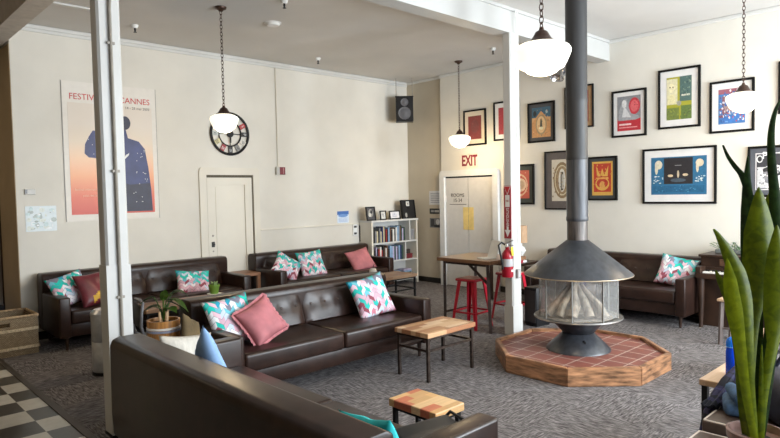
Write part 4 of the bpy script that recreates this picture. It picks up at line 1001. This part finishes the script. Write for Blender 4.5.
art('framed print of a pale figure in a tan oval under a blue sky, charcoal mat', 5.02, 5.51, 2.46, 3.09, FRAMEG, .05, (196, 158, 110), [(rect(-.5, .5, .16, .5), (58, 92, 112)), ([(-.5, .0), (0, .38), (.5, .0), (.5, -.5), (-.5, -.5)], (190, 140, 92)), (ell(0, -.08, .3, .34), (150, 132, 100)), (ell(0, -.08, .24, .28), (208, 174, 128)), ([(-.08, -.22), (.08, -.22), (.05, .0), (.02, .14), (-.04, .1)], (70, 70, 62)), (ell(0, -.2, .12, .05), (214, 206, 170)), (ell(-.34, .3, .09, .1), (40, 46, 50)), (ell(.3, .34, .06, .06), (150, 170, 170))]+flecks(24, [(170, 100, 60), (216, 176, 120), (90, 100, 90)], s=.025))
art('framed tan print with a red border mostly hidden behind the flue pipe', 4.38, 4.85, 2.625, 3.255, mat('tan_mat_board', (.42, .26, .14), .7), .06, (150, 60, 44), [(ell(0, 0, .3, .35), (190, 140, 90))]+flecks(20, [(120, 40, 40), (200, 150, 100)]), fw=.022)
art('framed red and grey print of a silver-haired figure, upper row right of the flue', 3.60, 4.10, 2.435, 3.09, MATW, .055, (176, 46, 58), [(rect(-.5, .5, -.16, .5), (128, 130, 134)), (ell(.24, .2, .24, .24), (184, 50, 62)), (ell(.24, .2, .17, .17), (206, 96, 100)), ([(-.46, -.2), (-.42, .1), (-.26, .4), (-.1, .42), (-.02, .2), (.1, -.02), (.4, -.08), (.46, -.16), (.2, -.22), (-.2, -.22)], (150, 152, 156)), (ell(-.2, .28, .1, .12), (206, 206, 206)), ([(-.3, -.1), (-.2, .2), (-.08, .1), (.1, -.12)], (196, 196, 198)), (rect(-.5, .5, -.5, -.2), (178, 42, 54)), (rect(-.42, .1, -.34, -.29), (230, 196, 196)), (rect(-.42, .36, -.42, -.39), (220, 150, 150))]+flecks(16, [(206, 96, 100), (150, 40, 52)], .05, .45, .0, .42, .025))
art('framed yellow-green print with four panels and a pale face, highest on the wall', 2.90, 3.44, 2.495, 3.285, MATW, .082, (160, 158, 50), [(rect(-.5, -.06, -.14, .46), (206, 200, 168)), (rect(.03, .5, -.08, .5), (78, 104, 100)), (rect(-.5, .0, -.5, -.22), (110, 124, 62)), (rect(.08, .5, -.5, -.18), (96, 118, 62)), (ell(-.3, .25, .13, .11), (222, 214, 176)), (ell(-.36, .27, .025, .018), (60, 60, 50)), (ell(-.24, .27, .025, .018), (60, 60, 50)), ([(-.46, -.12), (-.42, .1), (-.2, .1), (-.12, -.12)], (214, 206, 160)), (rect(.1, .44, .04, .08), (206, 206, 190)), (ell(.0, -.12, .09, .06), (150, 150, 140))]+flecks(30, [(120, 140, 120), (60, 84, 84)], .06, .46, .0, .46, .03)+flecks(30, [(140, 146, 60), (84, 98, 60)], -.46, .46, -.47, -.25, .025))
art('framed blue and red ornate print behind the right pendant lamp', 2.28, 2.79, 2.385, 3.035, MATW, .075, (70, 120, 176), [(rect(-.5, .5, .36, .5), (150, 90, 104)), (rect(-.36, .4, -.2, .3), (126, 88, 100)), (ell(0, .05, .3, .26), (156, 134, 130)), (rect(-.46, .46, -.46, -.26), (62, 116, 184))]+flecks(150, [(176, 80, 84), (214, 210, 214), (60, 100, 160), (110, 150, 196), (120, 70, 80)], s=.045))
art('dark framed print cut off at the right edge, upper row', 1.53, 2.03, 2.555, 3.175, MATW, .06, (120, 70, 60), flecks(30, [(160, 90, 70), (70, 40, 40)]), fw=.035)
art('small framed red and white swirl print right of the post, lower row', 5.40, 5.95, 1.48, 2.13, mat('dark_green_mat', (.035, .045, .04), .7), .065, (178, 82, 66), [(ell(0, -.02, .42, .40), (206, 170, 140)), (ell(0, -.02, .36, .34), (178, 82, 66)), (ell(.05, -.02, .3, .24), (206, 180, 152)), (ell(.05, -.02, .2, .16), (176, 150, 124))]+flecks(24, [(206, 150, 120), (150, 60, 50)], s=.03), fw=.03)
art('tall framed print with an ornate brown oval on grey mat, partly behind the flue', 4.60, 5.21, 1.40, 2.305, mat('grey_brown_mat', (.10, .085, .08), .7), .105, (196, 188, 172), [(ell(0, 0, .42, .44), (130, 108, 78)), (ell(0, 0, .36, .37), (196, 184, 156)), (ell(0, 0, .32, .34), (140, 118, 88)), (ell(0, 0, .17, .28), (200, 196, 186)), (rect(-.07, .06, -.24, .2), (70, 64, 56)), (rect(-.02, .05, -.2, .14), (170, 166, 156))]+flecks(44, [(110, 90, 66), (160, 140, 106)], s=.03), fw=.022)
art('framed red and gold print right of the flue pipe, lower row', 4.02, 4.48, 1.54, 2.18, mat('dark_grey_mat', (.045, .05, .052), .7), .045, (206, 160, 76), [(rect(-.42, .42, -.40, .44), (176, 58, 40)), ([(-.3, .38), (-.1, .1), (0, .3), (.1, .1), (.3, .38), (.26, .06), (-.26, .06)], (206, 160, 76)), (ell(0, -.16, .34, .2), (206, 160, 76)), (ell(0, -.14, .28, .14), (178, 60, 42)), (ell(0, -.2, .14, .12), (206, 150, 80)), (rect(-.3, .3, -.02, .03), (206, 150, 80))]+flecks(30, [(206, 160, 76), (160, 50, 40)], s=.03), fw=.026)
art('large landscape framed blue poster with a black centre panel, white mat', 2.705, 3.655, 1.49, 2.24, MATW, .09, (44, 104, 142), [(rect(-.26, .26, -.22, .47), (38, 36, 40)), (rect(-.48, -.26, -.24, .46), (40, 100, 136)), (rect(.27, .48, -.24, .46), (40, 100, 136)), (rect(-.46, .46, -.44, -.26), (34, 92, 128)), (ell(-.36, .3, .07, .12), (210, 200, 176)), (ell(-.4, .2, .03, .16), (206, 196, 170)), (ell(.38, .32, .07, .1), (212, 196, 168)), (ell(.34, .22, .025, .15), (206, 196, 170)), (ell(-.14, .0, .05, .035), (206, 184, 150)), (ell(.13, .02, .05, .035), (206, 184, 150)), (ell(.0, .04, .02, .1), (196, 180, 150)), (rect(-.06, .06, .26, .28), (130, 130, 130)), (ell(0, -.12, .14, .05), (70, 84, 96))]+flecks(16, [(210, 214, 210), (190, 204, 206)], -.46, -.28, -.2, .0, .022)+flecks(16, [(210, 214, 210), (190, 204, 206)], .28, .46, -.2, .0, .022)+flecks(30, [(24, 76, 112), (70, 128, 160)], -.44, .44, -.43, -.27, .02))
art('framed black and white poster with big lettering behind the snake plant', 1.80, 2.35, 1.57, 2.19, mat('slate_mat', (.08, .085, .10), .7), .055, (206, 204, 204), [(rect(-.47, .47, -.47, .47), (52, 52, 58)), (rect(-.45, .45, -.45, .12), (190, 190, 192)), (ell(-.38, .34, .09, .1), (210, 210, 210)), (ell(-.38, .34, .06, .07), (40, 40, 44)), (ell(0, -.10, .36, .28), (224, 224, 224)), (ell(-.14, .03, .16, .09), (44, 44, 48)), ([(-.3, -.02), (-.22, -.3), (.1, -.42), (-.1, -.2), (-.16, .0)], (130, 130, 134)), (ell(.12, -.06, .1, .06), (60, 60, 64))]+flecks(46, [(226, 226, 226), (40, 40, 44), (120, 120, 124)], -.44, .44, -.44, .1, .035), lettering=[('PA', .12, -.05, .19, (238, 238, 238))])

# ------------------------------------------------------------------ piano corner
pn = thing('piano', 'dark upright piano against the picture wall behind the snake plant', 'piano', (8.03, 2.02, 0))
MB().box(-.12, .30, -.72, .72, .0, .85, .008).build('case', DARKWOOD, pn)
MB().box(-.15, .32, -.74, .74, .85, .88, .006).build('lid', DARKWOOD, pn)
MB().box(-.30, -.12, -.72, .72, .60, .665, .006).build('key_bed', DARKWOOD, pn)
for sy in (-1, 1): MB().box(-.30, -.12, min(sy*.66, sy*.72), max(sy*.66, sy*.72), .665, .74, .006).build('key_block', DARKWOOD, pn)
k_ = MB()
for i in range(52): y_ = -.65+i*.025; k_.box(-.27, -.13, y_, y_+.0235, .665, .685, .002, 1)
k_.build('white_keys', mat('ivory', (.8, .78, .72), .3), pn)
k_ = MB()
for i in range(51):
    if i % 7 in (0, 1, 3, 4, 5): y_ = -.65+(i+1)*.025; k_.box(-.22, -.13, y_-.006, y_+.006, .685, .697)
k_.build('black_keys', BLACK, pn)
MB().box(-.132, -.12, -.66, .66, .69, .73).build('fallboard', DARKWOOD, pn)
MB().box(-.14, -.12, -.5, .5, .75, .83).build('music_desk', mat('desk_wood', (.09, .045, .025), .35, var=.2), pn)
for sy in (-1, 1):
    MB().lathe([(.025, 0), (.022, .05), (.03, .2), (.04, .5), (.045, .6)], 14, T(-.25, sy*.67, 0)).build('leg', DARKWOOD, pn, True)
for y_ in (-.06, .06): MB().box(-.18, -.12, y_-.015, y_+.015, .06, .075).build('pedal', mat('brass', (.5, .35, .12), .3, .8), pn)
ps = thing('piano_stool', 'small stool with a pale wooden top in front of the piano', 'stool', (7.22, 2.10, 0))
MB().box(-.2, .2, -.17, .17, .47, .50, .008).build('seat', PALEWOOD, ps)
for sx in (-1, 1):
    for sy in (-1, 1): MB().bar((sx*.16, sy*.13, .47), (sx*.17, sy*.14, 0), .035).build('leg', mat('stool_leg', (.13, .1, .09), .5), ps)
for sx in (-1, 1): MB().bar((sx*.165, -.13, .18), (sx*.165, .13, .18), .02).build('rail', mat('stool_leg', (.13, .1, .09)), ps)
pv = thing('trailing_plant', 'low trailing green plant lying along the piano top', 'potted plant', (8.15, 2.48, .881))
MB().box(-.06, .06, -.16, .16, 0, .05, .01).build('trough', mat('trough', (.12, .13, .12), .5), pv)
r3 = random.Random(9)
for k in range(26):
    a = r3.uniform(0, 2*PI); y_ = r3.uniform(-.15, .15); b = MB(); b0 = (r3.uniform(-.05, .05), y_, .045)
    tip = (b0[0]+.05*math.cos(a), y_+.07*math.sin(a)+(.16 if k % 5 == 0 else 0), .07+r3.uniform(0, .07))
    b.tube([b0, tip], .003, 5); leaf_blade(b, tip, (math.cos(a), math.sin(a), .3), .05, .018, .015)
    b.build('leaf', leaf_mat('fern_leaf', (.10, .2, .08), (.22, .34, .16)) if k == 0 else bpy.data.materials['fern_leaf'], pv, True)
pf = thing('picture_frame', 'small dark picture frame standing on the piano top', 'picture frame', (8.12, 2.17, .881), RW)
b = MB(); [b.box(*q[:2], -.01, .01, *q[2:], M=Matrix.Rotation(R(-8), 4, 'X')) for q in ((-.08, .08, 0, .015), (-.08, .08, .125, .14), (-.08, -.065, .015, .125), (.065, .08, .015, .125))]; b.build('frame', DARKWOOD, pf)
o = print_mesh('print', .13, .11, (150, 140, 124), [(ell(-.1, 0, .2, .3), (90, 80, 70)), (ell(.2, .05, .15, .3), (190, 170, 150))], pf); o.matrix_local = Matrix.Rotation(R(-8), 4, 'X') @ T(0, .004, .07)
cn2 = thing('candle', 'tall white candle on the piano top beside the picture frame', 'candle', (8.14, 2.05, .881))
MB().lathe([(0, 0), (.05, 0), (.05, .012), (.02, .02), (.022, .25), (0, .252)], 16).build('wax', PAPER, cn2, True)
MB().tube([(0, 0, .25), (.002, 0, .268)], .0025, 5).build('wick', INK, cn2)

# ------------------------------------------------------------------ right foreground
bt = thing('water_bottle', 'blue water bottle with a rounded cap on the pale side table', 'bottle', (4.22, 1.27, .50))
BLUE = mat('blue_plastic', (.004, .055, .58), .25)
MB().lathe([(0, 0), (.036, 0), (.038, .01), (.038, .15), (.034, .185), (.028, .19), (0, .19)], 22).build('body', BLUE, bt, True)
MB().lathe([(.032, .187), (.037, .19), (.037, .215), (.032, .235), (.018, .248), (0, .25)], 22).build('cap', mat('light_blue_plastic', (.01, .16, .68), .25), bt, True)
MB().torus(.035, .003, T(0, 0, .188), 22, 6).build('cap_ring', mat('pale_blue_ring', (.2, .45, .8), .25), bt, True)

# plaid coat: sheet with folds running from the table over the gap and down to the ottoman side
def sheet(name, m_, f, nu, nv, parent, th_=.012):
    t = bmesh.new(); g = [[t.verts.new(f(i/nu, j/nv)) for j in range(nv+1)] for i in range(nu+1)]
    for i in range(nu):
        for j in range(nv): t.faces.new((g[i][j], g[i+1][j], g[i+1][j+1], g[i][j+1]))
    bmesh.ops.recalc_face_normals(t, faces=t.faces[:]); bmesh.ops.solidify(t, geom=t.faces[:], thickness=th_)
    b = MB(); b._add(t, Matrix(), 0); return b.build(name, m_, parent, True)
m, nt, N, L, b_ = _new('navy_plaid'); b_.inputs['Roughness'].default_value = .9
t_c = N.new('ShaderNodeTexCoord'); s_ = N.new('ShaderNodeSeparateXYZ'); L.new(t_c.outputs['Object'], s_.inputs[0])
Mn = lambda *a: math_node(N, L, *a)
s1 = Mn('GREATER_THAN', Mn('FRACT', Mn('MULTIPLY', s_.outputs['X'], 9.)), .72); s2 = Mn('GREATER_THAN', Mn('FRACT', Mn('MULTIPLY', s_.outputs['Z'], 11.)), .72)
r_ = N.new('ShaderNodeValToRGB'); r_.color_ramp.elements[0].color = (.006, .007, .015, 1); r_.color_ramp.elements[1].color = (.04, .036, .11, 1)
L.new(Mn('MULTIPLY', Mn('ADD', s1, s2), .5), r_.inputs[0]); L.new(r_.outputs[0], b_.inputs['Base Color']); PLAID = m
ct = thing('coat', 'navy plaid coat draped from the pale side table down beside the ottoman', 'coat', (0, 0, 0))
def coatf(u, v):
    # u along the table edge, v from table top down to the ottoman side
    path = [(4.42, 1.05, .54), (4.2, 1.06, .60), (4.05, 1.08, .62), (3.93, 1.10, .585), (3.82, 1.11, .535), (3.72, 1.12, .50), (3.64, 1.13, .475)]
    s = v*(len(path)-1); k = min(int(s), len(path)-2); f = s-k
    p = Vector(path[k]).lerp(Vector(path[k+1]), f)
    spread = .10
    fold = .018*math.sin(u*15+2*v)+.012*math.sin(u*31+v*4)
    return p+Vector((-.15*(u-.5)*v+.0, (u-.5)*spread*2, 0))+Vector((-.6*fold, 0, abs(fold)*.9+.004))
sheet('body_cloth', PLAID, coatf, 26, 30, ct)
b = MB().tube([(4.0, 1.16, .62), (3.86, 1.19, .56), (3.74, 1.205, .50), (3.64, 1.215, .42), (3.58, 1.225, .30)], [.03, .034, .034, .032, .028], 12); b.build('sleeve', PLAID, ct, True)

bg = thing('backpack', 'dark navy bag with white curved motifs on the ottoman behind the plant', 'bag', (3.68, .85, .461), R(44))
NV = mat('navy_nylon', (.012, .014, .03), .6, var=.2)
MB().box(-.22, .24, -.12, .12, 0, .26, .085, 5).build('body', NV, bg, True)
MB().box(-.20, .20, -.15, -.09, .03, .17, .035, 4).build('front_pocket', NV, bg, True)
for x_, z_, r0 in ((.10, .16, .045), (.19, .11, .04), (.05, .06, .035)):
    pts = [(x_+r0*math.cos(a), -.153+abs(z_-.1)*.15, z_+r0*.9*math.sin(a)) for a in [R(20+k*22) for k in range(13)]]
    MB().tube(pts, .009, 7).build('white_motif', PAPER, bg, True)
MB().tube([(-.14, -.02, .24), (-.1, -.04, .31), (.1, -.04, .32), (.15, -.02, .24)], .013, 8).build('handle', NV, bg, True)
jn = thing('denim_jacket', 'folded blue denim jacket lying against the bag on the ottoman', 'jacket', (3.655, 1.075, .461), R(20))
DEN = mat('denim', (.06, .12, .22), .8, var=.2, scale=30)
MB().box(-.10, .12, -.07, .07, 0, .085, .035, 4).build('folded_body', DEN, jn, True)
MB().tube([(-.09, -.05, .05), (-.10, .0, .12), (-.02, .03, .14), (.08, .0, .1)], [.03, .034, .032, .025], 10).build('sleeve', DEN, jn, True)
cp = thing('paper_cup', 'white paper cup with a pinkish band on the pale side table', 'cup', (4.56, 1.02, .50))
MB().lathe([(0, 0), (.028, 0), (.038, .11), (.041, .112), (.038, .116), (0, .112)], 20).build('cup', PAPER, cp, True)
MB().lathe([(.0305, .02), (.0365, .085), (.0372, .085), (.0312, .02)], 20).build('band', mat('pink_band', (.55, .30, .25), .6), cp, True)
bgk = thing('handbag', 'black leather bag lying on the seat of the nearest sofa by its arm', 'bag', (2.06, 1.98, .456), R(80))
MB().box(-.14, .14, -.22, .17, 0, .10, .04, 4).build('body', mat('black_bag', (.008, .008, .009), .5), bgk, True)
MB().prism([(-.14, .02), (.14, .02), (.10, .11), (.04, .145), (-.05, .13), (-.11, .10)], -.2, .14, bev=.015).build('flap', mat('black_bag', (.008, .008, .009)), bgk, True)
MB().tube([(-.1, -.18, .06), (-.06, -.22, .14), (.04, -.22, .15), (.1, -.18, .07)], .009, 7).build('strap', mat('black_bag', (.008, .008, .009)), bgk, True)

# snake plant
SX, SY, SZ = 2.45, .655, .83
st = thing('plant_stand', 'dark wooden plant stand below the snake plant pot', 'plant stand', (SX, SY, 0))
MB().box(-.17, .17, -.17, .17, .50, .53, .006).build('top', DARKWOOD, st)
for sx in (-1, 1):
    for sy in (-1, 1): MB().box(sx*.14-.016, sx*.14+.016, sy*.14-.016, sy*.14+.016, 0, .5).build('leg', DARKWOOD, st)
sn = thing('snake_plant', 'tall snake plant with upright green leaves in a glazed pot at right', 'potted plant', (SX, SY, .53))
MB().lathe([(0, 0), (.075, 0), (.084, .1), (.092, .255), (.098, .27), (.10, .295), (.09, .298), (.084, .27), (0, .265)], 32).build('pot', mat('pale_rose_glaze', (.30, .18, .15), .25, var=.3, scale=8), sn, True)
MB().lathe([(0, .268), (.084, .268)], 24).build('soil', mat('soil', (.03, .02, .015), .9), sn)
LG, LD2, LX = leaf_mat('snake_green', (.10, .14, .002), (.18, .225, .004)), leaf_mat('snake_dark', (.012, .035, .008), (.028, .07, .014)), leaf_mat('snake_light', (.21, .26, .003), (.31, .36, .008))
LEAVES = [
 (LD2, [(2.582,0.726,1.830,0.0019),(2.575,0.727,1.739,0.0133),(2.572,0.722,1.625,0.0247),(2.570,0.718,1.511,0.0285),(2.563,0.711,1.283,0.0285),(2.54,0.70,1.055,0.0190),(2.50,0.68,0.79,0.0133)]),
 (LG, [(2.493,0.665,1.712,0.0018),(2.493,0.661,1.647,0.0255),(2.491,0.657,1.548,0.0492),(2.486,0.655,1.439,0.0546),(2.467,0.665,1.309,0.0346),(2.454,0.672,1.222,0.0255),(2.443,0.675,1.084,0.0189),(2.435,0.674,0.938,0.0153),(2.433,0.666,0.793,0.0127)]),
 (LD2, [(2.515,.792,1.874,.0019),(2.527,.779,1.832,.0057),(2.544,.76,1.793,.0088),(2.564,.738,1.751,.0114),(2.575,.718,1.663,.0133),(2.575,.696,1.472,.0152),(2.55,.68,1.168,.0152),(2.49,.67,.80,.0114)]),
 (LD2, [(2.63,.624,2.052,.0022),(2.606,.644,1.99,.0074),(2.591,.652,1.904,.0119),(2.589,.648,1.793,.0149),(2.591,.638,1.662,.0186),(2.58,.63,1.513,.0261),(2.56,.626,1.29,.0298),(2.52,.64,1.03,.0223),(2.48,.65,.80,.0149)]),
 (LG, [(2.259,0.741,1.570,0.0014),(2.272,0.728,1.545,0.0087),(2.292,0.705,1.489,0.0191),(2.311,0.682,1.419,0.0278),(2.325,0.664,1.321,0.0261),(2.333,0.656,1.182,0.0209),(2.35,0.651,1.009,0.0156),(2.39,0.645,0.80,0.0122)]),
 (LG, [(2.42,.785,1.406,.0015),(2.429,.774,1.369,.0112),(2.444,.758,1.324,.0186),(2.455,.739,1.256,.0223),(2.458,.718,1.107,.018),(2.452,.705,.921,.0146),(2.45,.69,.80,.0129)]),
 (LX, [(2.234,0.690,1.474,0.0014),(2.238,0.682,1.400,0.0204),(2.243,0.671,1.298,0.0271),(2.255,0.656,1.179,0.0187),(2.28,0.650,1.060,0.0153),(2.31,0.645,0.958,0.0136),(2.38,0.64,0.80,0.0119)]),
 (LG, [(2.477,0.603,1.576,0.0018),(2.475,0.599,1.487,0.0285),(2.473,0.595,1.380,0.0427),(2.464,0.596,1.267,0.0409),(2.450,0.603,1.160,0.0196),(2.433,0.614,1.068,0.0160),(2.418,0.626,0.948,0.0142),(2.42,0.635,0.80,0.0125)]),
 (LG, [(2.651,.653,1.718,.0023),(2.629,.67,1.662,.0114),(2.623,.672,1.586,.0133),(2.62,.657,1.471,.0152),(2.60,.645,1.319,.0152),(2.55,.65,1.091,.0152),(2.50,.655,.80,.0114)]),
 (LG, [(2.363,.618,1.164,.0015),(2.365,.619,1.112,.005),(2.372,.622,1.025,.0075),(2.385,.625,.938,.0075),(2.40,.632,.80,.0112)])]
def snake_leaf(m_, pts, k):
    # smooth the control points, then loft a shallow trough-shaped blade
    P_ = [Vector(p[:3])-Vector((SX, SY, .53)) for p in pts]; Wd = [p[3] for p in pts]
    n = 6; cs = []; ws = []
    for i in range(len(P_)-1):
        p0, p1, p2, p3 = P_[max(i-1, 0)], P_[i], P_[i+1], P_[min(i+2, len(P_)-1)]
        for q in range(n):
            t = q/n; cs.append(.5*((2*p1)+(p2-p0)*t+(2*p0-5*p1+4*p2-p3)*t*t+(3*p1-p0-3*p2+p3)*t**3)); ws.append(Wd[i]*(1-t)+Wd[i+1]*t)
    cs.append(P_[-1]); ws.append(Wd[-1])
    view = Vector((SX, SY, 0)).normalized(); tw = .35*math.sin(k*2.1)
    t = bmesh.new(); rows = []
    for c, w in zip(cs, ws):
        side = Vector((view.y, -view.x, 0)); side = (side*math.cos(tw)+view*math.sin(tw)).normalized(); fwd = Vector((-side.y, side.x, 0))
        w = w/max(.6, math.cos(tw))
        rows.append([t.verts.new(c+side*w*x+fwd*(w*.35*(x*x))) for x in (-1, -.5, 0, .5, 1)])
    for a, c in zip(rows, rows[1:]):
        for q in range(4): t.faces.new((a[q], a[q+1], c[q+1], c[q]))
    bmesh.ops.recalc_face_normals(t, faces=t.faces[:]); bmesh.ops.solidify(t, geom=t.faces[:], thickness=.003)
    b = MB(); b._add(t, Matrix(), 0); return b.build('leaf', m_, sn, True)
for k, (m_, pts) in enumerate(LEAVES): snake_leaf(m_, pts, k)

# ------------------------------------------------------------------ light
w = bpy.data.worlds.new('World'); bpy.context.scene.world = w; w.use_nodes = True
bgN = w.node_tree.nodes['Background']; bgN.inputs[0].default_value = (.62, .76, 1, 1); bgN.inputs[1].default_value = 1.5
for (a, b_), e_ in zip(wins, (50, 140, 240)):
    l = bpy.data.lights.new('window_daylight', 'AREA'); l.shape = 'RECTANGLE'; l.size = b_-a-.1; l.size_y = 2.3; l.energy = e_; l.color = (.86, .94, 1)
    o = bpy.data.objects.new('window_daylight', l); C.objects.link(o); o.location = ((a+b_)/2, YF+.02, 1.95); o.rotation_euler = (R(90), 0, 0)
# dim warm fill light, unseen, added to brighten header and wall end
l = bpy.data.lights.new('lobby_fill', 'AREA'); l.size = .6; l.energy = 8; l.color = (1, .8, .55)
o = bpy.data.objects.new('lobby_fill', l); C.objects.link(o); o.location = (-.4, 8.2, 3.6)

# ------------------------------------------------------------------ camera
cam = bpy.data.cameras.new('camera'); co = bpy.data.objects.new('camera', cam); C.objects.link(co)
cam.sensor_width = 36; cam.lens = 604.217/780*36; cam.clip_start = .05
yaw, pit, roll = .7616582, .04410789, -.02029482
F = Vector((math.sin(yaw)*math.cos(pit), math.cos(yaw)*math.cos(pit), -math.sin(pit))); Rt = Vector((math.cos(yaw), -math.sin(yaw), 0)); U = Rt.cross(F)
r = Rt*math.cos(roll)+U*math.sin(roll); u = -Rt*math.sin(roll)+U*math.cos(roll)
co.matrix_world = Matrix(((r.x, u.x, -F.x, 0), (r.y, u.y, -F.y, 0), (r.z, u.z, -F.z, 1.72), (0, 0, 0, 1)))
sc = bpy.context.scene; sc.camera = co
sc.view_settings.view_transform = 'Standard'; sc.view_settings.look = 'None'; sc.view_settings.gamma = 1; sc.view_settings.exposure = 0.82
sc.view_settings.use_curve_mapping = False
